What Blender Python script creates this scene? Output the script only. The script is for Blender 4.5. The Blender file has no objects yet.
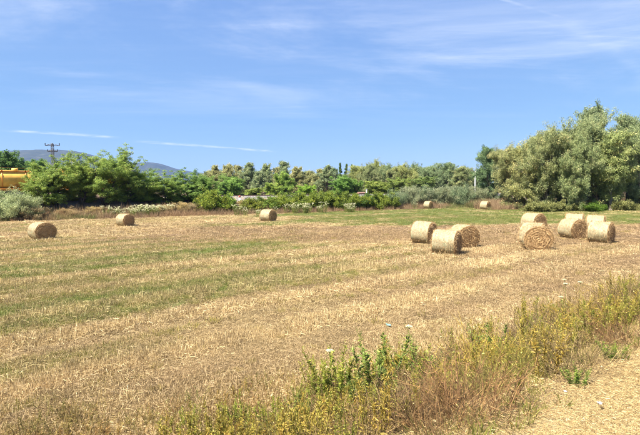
import bpy, math, random
import numpy as np
from mathutils import Vector, Matrix

rad = math.radians
scene = bpy.context.scene
COL = scene.collection

# ------------------------------------------------------------------ camera
CAMZ = 3.4
FPX = 462.0                      # focal length in pixels of the 640 px wide photograph
PITCH = math.atan(30.5 / FPX)
cam_d = bpy.data.cameras.new("camera")
cam_d.sensor_width = 36.0
cam_d.lens = 36.0 * FPX / 640.0
cam_d.clip_start = 0.05
cam_d.clip_end = 20000
cam = bpy.data.objects.new("camera", cam_d)
COL.objects.link(cam)
cam.location = (0, 0, CAMZ)
cam.rotation_euler = (rad(90) - PITCH, 0, 0)
scene.camera = cam

# ------------------------------------------------------------------ light, sky
SUN_EL, SUN_AZ = 57.0, 237.0     # azimuth clockwise from +Y (view direction); sun stands left and behind
sun_dir = Vector((math.sin(rad(SUN_AZ)) * math.cos(rad(SUN_EL)), math.cos(rad(SUN_AZ)) * math.cos(rad(SUN_EL)), math.sin(rad(SUN_EL))))
sd = bpy.data.lights.new("sun", 'SUN')
sd.energy = 5.0
sd.angle = rad(0.53)
sd.color = (1.0, 0.95, 0.86)
sun = bpy.data.objects.new("sun", sd)
COL.objects.link(sun)
sun.location = (-30, -20, 60)
sun.rotation_euler = sun_dir.to_track_quat('Z', 'Y').to_euler()

world = bpy.data.worlds.new("World")
scene.world = world
world.use_nodes = True


class NT:
    """tiny helper to write node trees in a few lines"""
    def __init__(self, tree):
        self.t = tree
        self.t.nodes.clear()

    def n(self, typ, ins=None, **props):
        nd = self.t.nodes.new(typ)
        for k, v in props.items():
            setattr(nd, k, v)
        for k, v in (ins or {}).items():
            s = nd.inputs[k]
            if isinstance(v, bpy.types.NodeSocket):
                self.t.links.new(v, s)
            else:
                s.default_value = v
        return nd

    def math(self, op, a, b=None, c=None, clamp=False):
        ins = {0: a}
        if b is not None:
            ins[1] = b
        if c is not None:
            ins[2] = c
        return self.n('ShaderNodeMath', ins, operation=op, use_clamp=clamp).outputs[0]

    def ramp(self, fac, stops, interp='LINEAR'):
        nd = self.n('ShaderNodeValToRGB', {0: fac})
        cr = nd.color_ramp
        cr.interpolation = interp
        while len(cr.elements) < len(stops):
            cr.elements.new(0.5)
        for e, (p, c) in zip(cr.elements, stops):
            e.position = p
            e.color = (*c, 1) if len(c) == 3 else c
        return nd.outputs[0]

    def mix(self, fac, a, b, blend='MIX'):
        nd = self.n('ShaderNodeMix', data_type='RGBA', blend_type=blend)
        for s, v in ((nd.inputs[0], fac), (nd.inputs[6], a), (nd.inputs[7], b)):
            if isinstance(v, bpy.types.NodeSocket):
                self.t.links.new(v, s)
            else:
                s.default_value = (*v, 1) if isinstance(v, (tuple, list)) and len(v) == 3 else v
        return nd.outputs[2]

    def noise(self, vec, scale, detail=4, rough=0.55, dist=0.0):
        return self.n('ShaderNodeTexNoise', {'Vector': vec, 'Scale': scale, 'Detail': detail, 'Roughness': rough, 'Distortion': dist}).outputs[0]

    def smooth(self, v, a, b):
        nd = self.n('ShaderNodeMapRange', {0: v, 1: a, 2: b, 3: 0.0, 4: 1.0}, interpolation_type='SMOOTHSTEP')
        return nd.outputs[0]


def build_world():
    w = NT(world.node_tree)
    sky = w.n('ShaderNodeTexSky', sky_type='NISHITA', sun_disc=False, sun_elevation=rad(SUN_EL), sun_rotation=rad(SUN_AZ),
              altitude=20.0, air_density=1.0, dust_density=0.0, ozone_density=4.0)
    geo = w.n('ShaderNodeTexCoord')
    sep = w.n('ShaderNodeSeparateXYZ', {0: geo.outputs['Generated']})
    X, Y, Z = sep.outputs
    zc = w.math('MAXIMUM', Z, 0.02)
    zc = w.math('ADD', zc, 0.06)
    # the cirrus lies on a high, flat layer
    P = w.math('DIVIDE', X, zc)
    Q = w.math('DIVIDE', Y, zc)
    vec = w.n('ShaderNodeCombineXYZ', {0: P, 1: Q}).outputs[0]

    def layer(rot, sx, sy, scale, lo, hi, off, dist=1.2, detail=7):
        mp = w.n('ShaderNodeMapping', {'Vector': vec, 'Rotation': (0, 0, rad(rot)), 'Scale': (sx, sy, 1), 'Location': off})
        f = w.noise(mp.outputs[0], scale, detail, 0.62, dist)
        return w.smooth(f, lo, hi)
    veil = layer(-52, 0.55, 1.0, 0.60, 0.44, 0.78, (11.3, 2.2, 0), 0.8)
    streak = layer(-60, 0.22, 1.3, 1.3, 0.46, 0.82, (7.1, 2.4, 0), 1.1, 9)
    fine = layer(-38, 0.30, 1.9, 2.8, 0.48, 0.86, (1.9, 8.2, 0), 0.9, 9)
    wisp = layer(20, 0.22, 1.6, 1.9, 0.52, 0.84, (4.4, 5.1, 0), 0.8, 9)
    cl = w.math('ADD', w.math('MULTIPLY', veil, 0.36), w.math('MULTIPLY', streak, w.math('ADD', w.math('MULTIPLY', veil, 0.42), 0.06)))
    cl = w.math('ADD', cl, w.math('MULTIPLY', fine, w.math('ADD', w.math('MULTIPLY', veil, 0.24), 0.04)))
    cl = w.math('ADD', cl, w.math('MULTIPLY', wisp, w.math('ADD', w.math('MULTIPLY', veil, 0.22), 0.07)))
    cl = w.math('MULTIPLY', w.math('ADD', cl, 0.07), w.smooth(Z, 0.09, 0.27))

    def pq(px, py):
        dx, dy, dz = (px - 320) / FPX, 1.0, (187 - py) / FPX
        l = math.sqrt(dx * dx + dy * dy + dz * dz)
        dx, dy, dz = dx / l, dy / l, dz / l
        return dx / (dz + 0.06), dy / (dz + 0.06)

    # old vapour trails: straight, slightly ragged bands in that layer
    def trail(a, b, wid, amp, soft):
        (ax, ay), (bx, by) = pq(*a), pq(*b)
        L = math.hypot(bx - ax, by - ay)
        tx, ty = (bx - ax) / L, (by - ay) / L
        s = w.math('ADD', w.math('MULTIPLY', w.math('SUBTRACT', P, ax), tx), w.math('MULTIPLY', w.math('SUBTRACT', Q, ay), ty))
        t = w.math('ADD', w.math('MULTIPLY', w.math('SUBTRACT', P, ax), -ty), w.math('MULTIPLY', w.math('SUBTRACT', Q, ay), tx))
        wob = w.math('MULTIPLY', w.math('SUBTRACT', w.noise(vec, 1.6, 4), 0.5), wid * 1.6)
        t = w.math('ABSOLUTE', w.math('ADD', t, wob))
        m = w.math('SUBTRACT', 1.0, w.smooth(t, 0.0, wid))
        e = w.math('MULTIPLY', w.smooth(s, -soft, soft * 1.5), w.math('SUBTRACT', 1.0, w.smooth(s, L - soft * 1.5, L + soft)))
        rag = w.smooth(w.noise(vec, 5.0, 6), 0.25, 0.75)
        return w.math('MULTIPLY', w.math('MULTIPLY', m, e), w.math('MULTIPLY', rag, amp))
    cl = w.math('ADD', cl, trail((12, 131), (116, 138), 0.14, 0.62, 0.12))
    cl = w.math('ADD', cl, trail((140, 142), (275, 152), 0.16, 0.62, 0.12))
    cl = w.math('ADD', cl, trail((468, -3), (548, 20), 0.018, 0.22, 0.15))
    cl = w.math('ADD', cl, trail((545, 18), (660, 88), 0.08, 0.10, 0.3))
    cl = w.math('MINIMUM', cl, 0.85)
    # the same tone response over the whole sky: softer rise to the horizon, purer blue
    sc = w.n('ShaderNodeSeparateColor', {0: sky.outputs[0]})
    hs = w.n('ShaderNodeCombineColor', {0: w.math('MULTIPLY', w.math('POWER', sc.outputs[0], 0.80), 0.80),
                                        1: w.math('MULTIPLY', w.math('POWER', sc.outputs[1], 0.62), 1.25),
                                        2: w.math('MULTIPLY', w.math('POWER', sc.outputs[2], 0.25), 3.15)}).outputs[0]
    col = w.mix(cl, hs, (6.4, 6.7, 7.2))
    bg = w.n('ShaderNodeBackground', {'Color': col, 'Strength': 0.055})
    out = w.n('ShaderNodeOutputWorld', {'Surface': bg.outputs[0]})


build_world()
scene.view_settings.view_transform = 'Standard'
scene.view_settings.look = 'None'
scene.view_settings.exposure = 1.70
scene.view_settings.gamma = 1.0
scene.view_settings.use_curve_mapping = False
scene.render.engine = 'CYCLES'
scene.cycles.max_bounces = 6
scene.cycles.diffuse_bounces = 3
scene.cycles.transmission_bounces = 4
scene.cycles.transparent_max_bounces = 6
scene.cycles.volume_bounces = 0
scene.cycles.use_denoising = True
scene.cycles.denoising_prefilter = 'ACCURATE'
scene.cycles.denoising_input_passes = 'RGB_ALBEDO_NORMAL'
scene.cycles.filter_width = 1.1


# ------------------------------------------------------------------ small maths
def hash2(ix, iy, seed):
    n = (ix.astype(np.int64) * 374761393 + iy.astype(np.int64) * 668265263 + seed * 1442695041) & 0xFFFFFFFF
    n = ((n ^ (n >> 13)) * 1274126177) & 0xFFFFFFFF
    n = (n ^ (n >> 16)) & 0xFFFFFFFF
    return n / 4294967295.0


def vnoise(x, y, seed=0):
    x = np.asarray(x, float)
    y = np.asarray(y, float)
    ix, iy = np.floor(x), np.floor(y)
    fx, fy = x - ix, y - iy
    fx = fx * fx * (3 - 2 * fx)
    fy = fy * fy * (3 - 2 * fy)
    a, b = hash2(ix, iy, seed), hash2(ix + 1, iy, seed)
    c, d = hash2(ix, iy + 1, seed), hash2(ix + 1, iy + 1, seed)
    return (a * (1 - fx) + b * fx) * (1 - fy) + (c * (1 - fx) + d * fx) * fy


def fbm(x, y, seed=0, octv=4, gain=0.5):
    s, a, t = 0, 1.0, 0
    for i in range(octv):
        s = s + a * vnoise(x * 2 ** i, y * 2 ** i, seed + i * 17)
        t += a
        a *= gain
    return s / t


def sstep(a, b, x):
    t = np.clip((np.asarray(x, float) - a) / (b - a), 0, 1)
    return t * t * (3 - 2 * t)


CA, SA = math.cos(rad(38)), math.sin(rad(38))    # road, mowing rows and railway all run 38 degrees off the picture plane


def uv(x, y):
    return x * CA + y * SA, -x * SA + y * CA


def xy(u, v):
    return u * CA - v * SA, u * SA + v * CA


def edge_d(x, y):
    """distance beyond the far edge of the field (negative inside it)"""
    ax, ay, bx, by = -36.0, 51.5, 24.0, 80.0
    L = math.hypot(bx - ax, by - ay)
    nx, ny = -(by - ay) / L, (bx - ax) / L
    d = (x - ax) * nx + (y - ay) * ny
    d2 = (y - 71.0) - 0.06 * (x - 26)           # the right part ends at the eucalyptus wood
    d2 = np.where(x > 26, d2, -99)
    return np.maximum(d, d2)


def height(x, y, fine=True):
    x = np.asarray(x, float)
    y = np.asarray(y, float)
    u, v = uv(x, y)
    yc = 92 - np.logaddexp(0, (92 - y) / 6) * 6
    xc = np.clip(x, -60, 60)
    f = 0.12 + 0.008 * xc - 0.007 * yc
    verge = 1.40 - 0.02 * v
    k = sstep(1.9, 4.7, v + 0.25 * (fbm(u * 0.5, v * 0.5, 5) - 0.5))
    z = verge * (1 - k) + f * k
    if fine:
        near = sstep(95, 40, np.hypot(x, y))
        z = z + near * k * (0.035 * (fbm(u * 0.25, v * 1.3, 3) - 0.5) + 0.05 * (fbm(x * 0.9, y * 0.9, 9, 3) - 0.5))
        z = z + (1 - k) * 0.05 * (fbm(x * 1.2, y * 1.2, 11, 3) - 0.5)
    return z


def ray(px, py):
    cx, cy = (px - 320) / FPX, -(py - 217.5) / FPX
    c, s = math.cos(PITCH), math.sin(PITCH)
    # camera looks along +Y, pitched down
    return cx, c + cy * s, -s + cy * c


_T = np.concatenate([np.arange(2.0, 30, 0.03), np.arange(30, 160, 0.12)])


def ground_at(px, py):
    dx, dy, dz = ray(px, py)
    hit = CAMZ + dz * _T < height(dx * _T, dy * _T)
    t = float(_T[np.argmax(hit)]) if hit.any() else 160.0
    return dx * t, dy * t, float(height(dx * t, dy * t))


def x_at(px, y, py=190):
    """world x of photograph column px at depth y"""
    dx, dy, dz = ray(px, py)
    return dx / dy * y


def z_at(py, y, px=320):
    dx, dy, dz = ray(px, py)
    return CAMZ + dz / dy * y


def hz(x, y):
    return float(height(x, y))


# ------------------------------------------------------------------ mesh building
class Geo:
    def __init__(self):
        self.V, self.F, self.R, self.M = [], [], [], []
        self.n = 0

    def add(self, V, F, R=None, mat=0):
        V = np.asarray(V, float).reshape(-1, 3)
        F = np.asarray(F, int)
        self.V.append(V)
        self.F.append((F + self.n, mat))
        if R is None:
            R = np.full(len(V), 0.5)
        self.R.append(np.broadcast_to(np.asarray(R, float), (len(V),)))
        self.n += len(V)
        return self

    def mesh(self, name, mats, smooth=False, uvs=None):
        me = bpy.data.meshes.new(name)
        V = np.concatenate(self.V)
        me.vertices.add(len(V))
        me.vertices.foreach_set('co', V.astype(np.float32).ravel())
        tot = sum(f.size for f, m in self.F)
        npoly = sum(len(f) for f, m in self.F)
        li = np.concatenate([f.ravel() for f, m in self.F])
        ls = np.concatenate([np.full(len(f), f.shape[1]) for f, m in self.F])
        st = np.concatenate([[0], np.cumsum(ls)[:-1]])
        me.loops.add(tot)
        me.loops.foreach_set('vertex_index', li.astype(np.int32))
        me.polygons.add(npoly)
        me.polygons.foreach_set('loop_start', st.astype(np.int32))
        mi = np.concatenate([np.full(len(f), m) for f, m in self.F])
        me.polygons.foreach_set('material_index', mi.astype(np.int32))
        if smooth:
            me.polygons.foreach_set('use_smooth', np.ones(npoly, bool))
        a = me.attributes.new('rnd', 'FLOAT', 'POINT')
        a.data.foreach_set('value', np.concatenate(self.R).astype(np.float32))
        for m in (mats if isinstance(mats, (list, tuple)) else [mats]):
            me.materials.append(m)
        me.update(calc_edges=True)
        return me


def obj(name, me, parent=None, loc=None, rot=None, scl=None, **props):
    o = bpy.data.objects.new(name, me)
    COL.objects.link(o)
    if parent is not None:
        o.parent = parent
    if loc is not None:
        o.location = loc
    if rot is not None:
        o.rotation_euler = rot
    if scl is not None:
        o.scale = scl if hasattr(scl, '__len__') else (scl,) * 3
    for k, v in props.items():
        o[k] = v
    return o


def thing(name, label, cat, loc=(0, 0, 0), rot=(0, 0, 0), scl=1, group=None):
    o = obj(name, None, None, loc, rot, scl, label=label, category=cat)
    o.empty_display_size = 0.2
    if group:
        o['group'] = group
    return o


def norm(a):
    return a / np.maximum(np.linalg.norm(a, axis=-1, keepdims=True), 1e-9)


def tubes(P, R, k=5, closed_tip=True):
    """P (m,n,3) polylines, R (m,n) radii -> verts, quads"""
    P = np.asarray(P, float)
    R = np.asarray(R, float)
    m, n, _ = P.shape
    T = np.gradient(P, axis=1)
    T = norm(T)
    ref = np.where(np.abs(T[:, :, 2:3]) > 0.9, np.array([1.0, 0, 0]), np.array([0, 0, 1.0]))
    A = norm(np.cross(T, ref))
    B = np.cross(T, A)
    ang = np.arange(k) / k * 2 * np.pi
    V = P[:, :, None, :] + R[:, :, None, None] * (A[:, :, None, :] * np.cos(ang)[None, None, :, None] + B[:, :, None, :] * np.sin(ang)[None, None, :, None])
    idx = np.arange(m * n * k).reshape(m, n, k)
    a = idx[:, :-1, :]
    b = idx[:, 1:, :]
    F = np.stack([a, np.roll(a, -1, 2), np.roll(b, -1, 2), b], -1).reshape(-1, 4)
    return V.reshape(-1, 3), F


def ribbons(P, W, side):
    """flat strips along P (m,n,3), width W (m,n), side (m,3)"""
    m, n, _ = P.shape
    S = norm(side)[:, None, :] * W[:, :, None] * 0.5
    V = np.stack([P - S, P + S], 2)
    idx = np.arange(m * n * 2).reshape(m, n, 2)
    F = np.stack([idx[:, :-1, 0], idx[:, :-1, 1], idx[:, 1:, 1], idx[:, 1:, 0]], -1).reshape(-1, 4)
    return V.reshape(-1, 3), F


def leaves(C, D, N, L, W, fold=0.25):
    """leaf blades: two faces folded along the midrib"""
    D = norm(D)
    S = norm(np.cross(D, N))
    N = np.cross(S, D)
    L = np.asarray(L)[:, None]
    W = np.asarray(W)[:, None]
    v0 = C
    v1 = C + D * L * 0.45 + S * W * 0.5 + N * W * fold
    v2 = C + D * L - N * W * fold * 0.6
    v3 = C + D * L * 0.45 - S * W * 0.5 + N * W * fold
    V = np.stack([v0, v1, v2, v3], 1)
    i = np.arange(len(C) * 4).reshape(-1, 4)
    return V.reshape(-1, 3), i


def box(x0, x1, y0, y1, z0, z1):
    V = np.array([[x, y, z] for x in (x0, x1) for y in (y0, y1) for z in (z0, z1)], float)
    F = np.array([[0, 1, 3, 2], [4, 6, 7, 5], [0, 4, 5, 1], [2, 3, 7, 6], [0, 2, 6, 4], [1, 5, 7, 3]])
    return V, F


# ------------------------------------------------------------------ materials
def new_mat(name):
    m = bpy.data.materials.new(name)
    m.use_nodes = True
    return m, NT(m.node_tree)


def leaf_mat(name, stops, trans=0.35, rough=0.55, tint=True, attr='rnd', instancer=False, spec=0.25):
    """foliage: colour from the per-leaf value, tinted by the object's own colour"""
    m, t = new_mat(name)
    a = t.n('ShaderNodeAttribute', attribute_name=attr)
    col = t.ramp(a.outputs['Fac'], stops)
    if tint:
        oi = t.n('ShaderNodeObjectInfo')
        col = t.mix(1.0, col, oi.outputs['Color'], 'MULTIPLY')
    if instancer:
        ti = t.n('ShaderNodeAttribute', attribute_name='tint', attribute_type='INSTANCER')
        col = t.mix(1.0, col, ti.outputs['Color'], 'MULTIPLY')
    bs = t.n('ShaderNodeBsdfPrincipled', {'Base Color': col, 'Roughness': rough, 'Specular IOR Level': spec})
    tr = t.n('ShaderNodeBsdfTranslucent', {'Color': col})
    mx = t.n('ShaderNodeMixShader', {0: trans, 1: bs.outputs[0], 2: tr.outputs[0]})
    t.n('ShaderNodeOutputMaterial', {'Surface': mx.outputs[0]})
    return m


def solid_mat(name, col, rough=0.6, metal=0.0, var=0.25, scale=6.0, dirt=None):
    m, t = new_mat(name)
    tc = t.n('ShaderNodeTexCoord')
    f = t.noise(tc.outputs['Object'], scale, 5, 0.6)
    c = t.mix(t.smooth(f, 0.3, 0.7), tuple(k * (1 - var) for k in col), tuple(min(1, k * (1 + var * 0.6)) for k in col))
    if dirt:
        f2 = t.noise(tc.outputs['Object'], scale * 0.35, 6, 0.65, 0.6)
        c = t.mix(t.smooth(f2, 0.5, 0.75), c, dirt)
    bs = t.n('ShaderNodeBsdfPrincipled', {'Base Color': c, 'Roughness': rough, 'Metallic': metal})
    t.n('ShaderNodeOutputMaterial', {'Surface': bs.outputs[0]})
    return m


def bark_mat(name, a, b):
    m, t = new_mat(name)
    tc = t.n('ShaderNodeTexCoord')
    mp = t.n('ShaderNodeMapping', {'Vector': tc.outputs['Object'], 'Scale': (1, 1, 0.25)})
    f = t.noise(mp.outputs[0], 5.0, 6, 0.65)
    c = t.mix(t.smooth(f, 0.35, 0.68), a, b)
    bp = t.n('ShaderNodeBump', {'Strength': 0.5, 'Distance': 0.05, 'Height': f})
    bs = t.n('ShaderNodeBsdfPrincipled', {'Base Color': c, 'Roughness': 0.9, 'Normal': bp.outputs[0]})
    t.n('ShaderNodeOutputMaterial', {'Surface': bs.outputs[0]})
    return m


M = {}
M['bark'] = bark_mat('eucalyptus_bark', (0.10, 0.075, 0.05), (0.30, 0.25, 0.19))
M['dark_bark'] = bark_mat('dark_bark', (0.035, 0.027, 0.02), (0.10, 0.08, 0.06))
M['euc'] = leaf_mat('eucalyptus_leaf', [(0, (0.102, 0.136, 0.062)), (0.45, (0.297, 0.346, 0.157)), (0.8, (0.479, 0.492, 0.243)), (1, (0.735, 0.568, 0.297))], 0.42)
M['robinia'] = leaf_mat('fine_green_leaf', [(0, (0.103, 0.159, 0.038)), (0.5, (0.274, 0.375, 0.089)), (0.9, (0.440, 0.506, 0.139)), (1, (0.605, 0.519, 0.201))], 0.5)
M['shrub'] = leaf_mat('shrub_leaf', [(0, (0.075, 0.109, 0.026)), (0.5, (0.205, 0.254, 0.048)), (0.9, (0.372, 0.399, 0.078)), (1, (0.521, 0.455, 0.112))], 0.5)
M['willow'] = leaf_mat('grey_leaf', [(0, (0.135, 0.162, 0.081)), (0.5, (0.323, 0.352, 0.188)), (1, (0.568, 0.540, 0.323))], 0.42)
M['drygrass'] = leaf_mat('dry_grass_blade', [(0, (0.12, 0.085, 0.05)), (0.5, (0.31, 0.225, 0.135)), (1, (0.52, 0.41, 0.25))], 0.3, 0.7, tint=False, instancer=True)
M['straw'] = leaf_mat('straw_stem', [(0, (0.049, 0.036, 0.019)), (0.25, (0.181, 0.134, 0.069)), (0.55, (0.352, 0.271, 0.143)), (0.8, (0.542, 0.430, 0.247)), (1, (0.722, 0.602, 0.392))], 0.2, 0.6, tint=False, instancer=True)
M['grass'] = leaf_mat('grass_blade', [(0, (0.073, 0.080, 0.018)), (0.5, (0.171, 0.183, 0.047)), (0.85, (0.294, 0.265, 0.083)), (1, (0.514, 0.385, 0.155))], 0.35, 0.5, tint=False, instancer=True)
M['yellow_weed'] = leaf_mat('yellow_weed_leaf', [(0, (0.083, 0.051, 0.018)), (0.3, (0.138, 0.106, 0.032)), (0.6, (0.248, 0.183, 0.050)), (0.8, (0.331, 0.221, 0.070)), (0.92, (0.248, 0.128, 0.045)), (1, (0.138, 0.064, 0.045))], 0.3, 0.6, tint=False, instancer=True)
M['weed_leaf'] = leaf_mat('weed_leaf', [(0, (0.053, 0.074, 0.019)), (0.5, (0.165, 0.209, 0.045)), (1, (0.373, 0.373, 0.089))], 0.35)
M['dry_stem'] = leaf_mat('dry_stem', [(0, (0.05, 0.036, 0.024)), (0.4, (0.16, 0.118, 0.068)), (0.75, (0.33, 0.25, 0.135)), (1, (0.58, 0.48, 0.25))], 0.1, 0.75)
M['white_petal'] = leaf_mat('white_petal', [(0, (0.513, 0.517, 0.282)), (1, (0.880, 0.826, 0.585))], 0.3, 0.6)


def ground_mat():
    m, t = new_mat('field_ground')
    tc = t.n('ShaderNodeTexCoord')
    P = tc.outputs['Object']
    a = t.n('ShaderNodeAttribute', attribute_name='cover')      # r green, g pale straw, b bare brown, from the field's own layout
    sep = t.n('ShaderNodeSeparateColor', {0: a.outputs['Color']})
    g, s, b = sep.outputs
    n1 = t.noise(P, 9.0, 6, 0.7)
    n2 = t.noise(P, 55.0, 4, 0.7)
    mp = t.n('ShaderNodeMapping', {'Vector': P, 'Rotation': (0, 0, rad(-38)), 'Scale': (0.25, 1.6, 1)})
    n3 = t.noise(mp.outputs[0], 4.0, 6, 0.65)
    nn = t.math('ADD', t.math('MULTIPLY', n1, 0.5), t.math('MULTIPLY', n2, 0.5))
    straw = t.ramp(nn, [(0.30, (0.092, 0.062, 0.031)), (0.45, (0.215, 0.160, 0.076)), (0.58, (0.290, 0.225, 0.111)), (0.70, (0.355, 0.289, 0.158))])
    brown = t.ramp(nn, [(0.30, (0.054, 0.033, 0.020)), (0.5, (0.134, 0.088, 0.051)), (0.7, (0.215, 0.152, 0.087))])
    green = t.ramp(nn, [(0.30, (0.032, 0.040, 0.009)), (0.5, (0.086, 0.099, 0.025)), (0.7, (0.161, 0.156, 0.051))])
    pale = t.ramp(nn, [(0.30, (0.183, 0.129, 0.061)), (0.5, (0.290, 0.220, 0.111)), (0.7, (0.364, 0.294, 0.167))])
    jit = t.math('MULTIPLY', t.math('SUBTRACT', n3, 0.5), 0.9)
    c = t.mix(t.smooth(t.math('ADD', b, jit), 0.25, 0.8), straw, brown)
    c = t.mix(t.smooth(t.math('ADD', s, jit), 0.35, 0.85), c, pale)
    c = t.mix(t.smooth(t.math('ADD', g, t.math('MULTIPLY', jit, 0.9)), 0.25, 0.9), c, green)
    bp = t.n('ShaderNodeBump', {'Strength': 0.6, 'Distance': 0.04, 'Height': nn})
    bs = t.n('ShaderNodeBsdfPrincipled', {'Base Color': c, 'Roughness': 0.95, 'Specular IOR Level': 0.1, 'Normal': bp.outputs[0]})
    t.n('ShaderNodeOutputMaterial', {'Surface': bs.outputs[0]})
    return m


# ------------------------------------------------------------------ layout of the mown field
def cover(x, y):
    """share of living green, of pale loose straw and of bare brown stubble at a point of the ground"""
    x = np.asarray(x, float)
    y = np.asarray(y, float)
    u, v = uv(x, y)
    wv = v + 1.0 * (fbm(u * 0.05, v * 0.06, 21, 3) - 0.5)
    row = 0.5 + 0.5 * np.sin(wv * 2 * np.pi / 2.7)
    row2 = 0.5 + 0.5 * np.sin(wv * 2 * np.pi / 1.13 + 3 * vnoise(u * 0.08, wv * 0.3, 23))
    nL = fbm(u * 0.035, wv * 0.34, 31, 4)
    nM = fbm(u * 0.11, wv * 1.3, 41, 4)
    nP = fbm(x * 0.5, y * 0.5, 51, 3)
    far_green = sstep(40, 46, y + 3 * (nL - 0.5) + 0.06 * x) * sstep(-9, 3, x + 8 * (nM - 0.5) + 0.12 * (y - 45))
    stripA = sstep(20.5, 22.5, wv) * sstep(32, 28.5, wv) * sstep(23, 13, u)
    stripB = sstep(13.0, 14.2, wv) * sstep(17.5, 16, wv) * sstep(16, 6, u)
    band = sstep(27, 31, y + 0.10 * x) * sstep(44, 40, y + 0.04 * x) * sstep(-22, -8, x)
    rightmid = sstep(3, 9, x) * sstep(42, 36, y) * sstep(9, 12, y)
    g = (nL - 0.50) * 2.4 + (nM - 0.5) * 1.5 + 0.24 + 0.45 * (0.45 - row) + 0.12 * (row2 - 0.5)
    g = g + 1.15 * far_green + 0.72 * stripA + 0.25 * stripB - 0.75 * band * (1 - far_green) - 0.35 * rightmid
    g = g - 0.10 * sstep(30, 36, wv) * (1 - far_green)
    s = (nM - 0.5) * 2.2 + 1.15 * (row ** 4 - 0.25) + 0.35 * (row2 ** 3 - 0.3) + 0.34
    g = g - 0.16 * sstep(20, 16, wv)
    s = s - 0.6 * far_green - 0.35 * band - 0.2 * rightmid - 0.25 * stripA
    b = (nP - 0.5) * 1.2 + 0.30 + 0.75 * band - 0.5 * far_green + 0.35 * rightmid - 0.55 * (row - 0.5)
    # verge: mown, bleached, dry; ditch slope: dark litter under the weeds
    verge = sstep(2.5, 1.7, v)
    slope = sstep(1.9, 2.6, v) * sstep(6.0, 4.5, v)
    g = g * (1 - verge) * (1 - slope) + verge * (0.10 + 0.5 * sstep(0.7, 1.8, v) * nM) + slope * 0.25
    s = s * (1 - verge) * (1 - slope) + verge * (0.60 + 0.6 * (nP - 0.5)) + slope * 0.1
    b = b * (1 - verge) * (1 - slope) + verge * 0.0 + slope * 0.8
    # beyond the field: dry grass under the bushes
    e = sstep(-1.0, 1.5, edge_d(x, y) + 1.2 * (nM - 0.5))
    g = g * (1 - e) + e * (0.30 + (nP - 0.5))
    s = s * (1 - e) + e * 0.15
    b = b * (1 - e) + e * 0.75
    return np.clip(g, 0, 1), np.clip(s, 0, 1), np.clip(b, 0, 1)


def build_ground():
    def axis(lim, a, n, pw=3.0):
        t = np.linspace(-1, 1, n)
        return a * t * (n / 2) / 1.0 * 1.0 * (1 - np.abs(t) ** pw) + lim * np.sign(t) * np.abs(t) ** (pw * 2.2)
    xs = axis(6000, 0.22, 420)
    ty = np.linspace(0, 1, 420)
    ys = -12 + 0.28 * ty * 420 * (1 - ty ** 3) + 6000 * ty ** 8
    xs = np.sort(xs)
    ys = np.sort(ys)
    X, Y = np.meshgrid(xs, ys)
    Z = height(X, Y)
    n, mth = X.shape
    V = np.stack([X, Y, Z], -1).reshape(-1, 3)
    i = np.arange(n * mth).reshape(n, mth)
    F = np.stack([i[:-1, :-1], i[:-1, 1:], i[1:, 1:], i[1:, :-1]], -1).reshape(-1, 4)
    me = Geo().add(V, F).mesh('field', ground_mat(), smooth=True)
    g, s, b = cover(X.ravel(), Y.ravel())
    at = me.attributes.new('cover', 'FLOAT_COLOR', 'POINT')
    at.data.foreach_set('color', np.stack([g, s, b, np.ones_like(g)], -1).astype(np.float32).ravel())
    obj('ground', me, kind='structure', label='mown hay field with dry straw stubble and green strips')


build_ground()


# ------------------------------------------------------------------ hills
def build_hill(name, label, pts, dist, depth, seed, mat):
    """pts: (px, py) of the skyline; the hill stands dist metres away"""
    px = np.array([p[0] for p in pts], float)
    py = np.array([p[1] for p in pts], float)
    n, k = 260, 60
    P = np.linspace(px[0], px[-1], n)
    # smooth the skyline a little
    H = np.interp(P, px, py)
    ker = np.hanning(15)
    H = np.convolve(np.pad(H, 7, 'edge'), ker / ker.sum(), 'valid')
    X0 = (P - 320) / FPX * dist
    Zr = CAMZ + (187 - H) / FPX * dist
    S = np.linspace(0, 1, k)
    bump = np.where(S < 0.5, np.sin(S * np.pi), np.sin(S * np.pi)) ** 0.9
    V = np.zeros((k, n, 3))
    for j, sv in enumerate(S):
        y = dist + (sv - 0.5) * depth
        V[j, :, 0] = X0 * (y / dist) ** 0.3
        V[j, :, 1] = y
        V[j, :, 2] = -3 + (Zr + 3) * bump[j]
    rel = (fbm(V[..., 0] * 0.008, V[..., 1] * 0.008, seed, 5) - 0.5) * 0.30
    V[..., 2] = -3 + (V[..., 2] + 3) * (1 + rel * np.sin(S * np.pi)[:, None] * np.abs(S - 0.5)[:, None] * 2)
    V[..., 2] += (fbm(V[..., 0] * 0.05, V[..., 1] * 0.05, seed + 3, 3) - 0.5) * 7 * (V[..., 2] > 5)
    i = np.arange(n * k).reshape(k, n)
    F = np.stack([i[:-1, :-1], i[:-1, 1:], i[1:, 1:], i[1:, :-1]], -1).reshape(-1, 4)
    obj(name, Geo().add(V.reshape(-1, 3), F).mesh(name, mat, smooth=True), kind='structure', label=label)


def hill_mat():
    m, t = new_mat('hill_scrub')
    tc = t.n('ShaderNodeTexCoord')
    f = t.noise(tc.outputs['Object'], 0.02, 8, 0.7)
    c = t.ramp(f, [(0.35, (0.012, 0.018, 0.010)), (0.55, (0.026, 0.032, 0.018)), (0.7, (0.07, 0.062, 0.04))])
    bs = t.n('ShaderNodeBsdfPrincipled', {'Base Color': c, 'Roughness': 0.95})
    t.n('ShaderNodeOutputMaterial', {'Surface': bs.outputs[0]})
    return m


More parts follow.
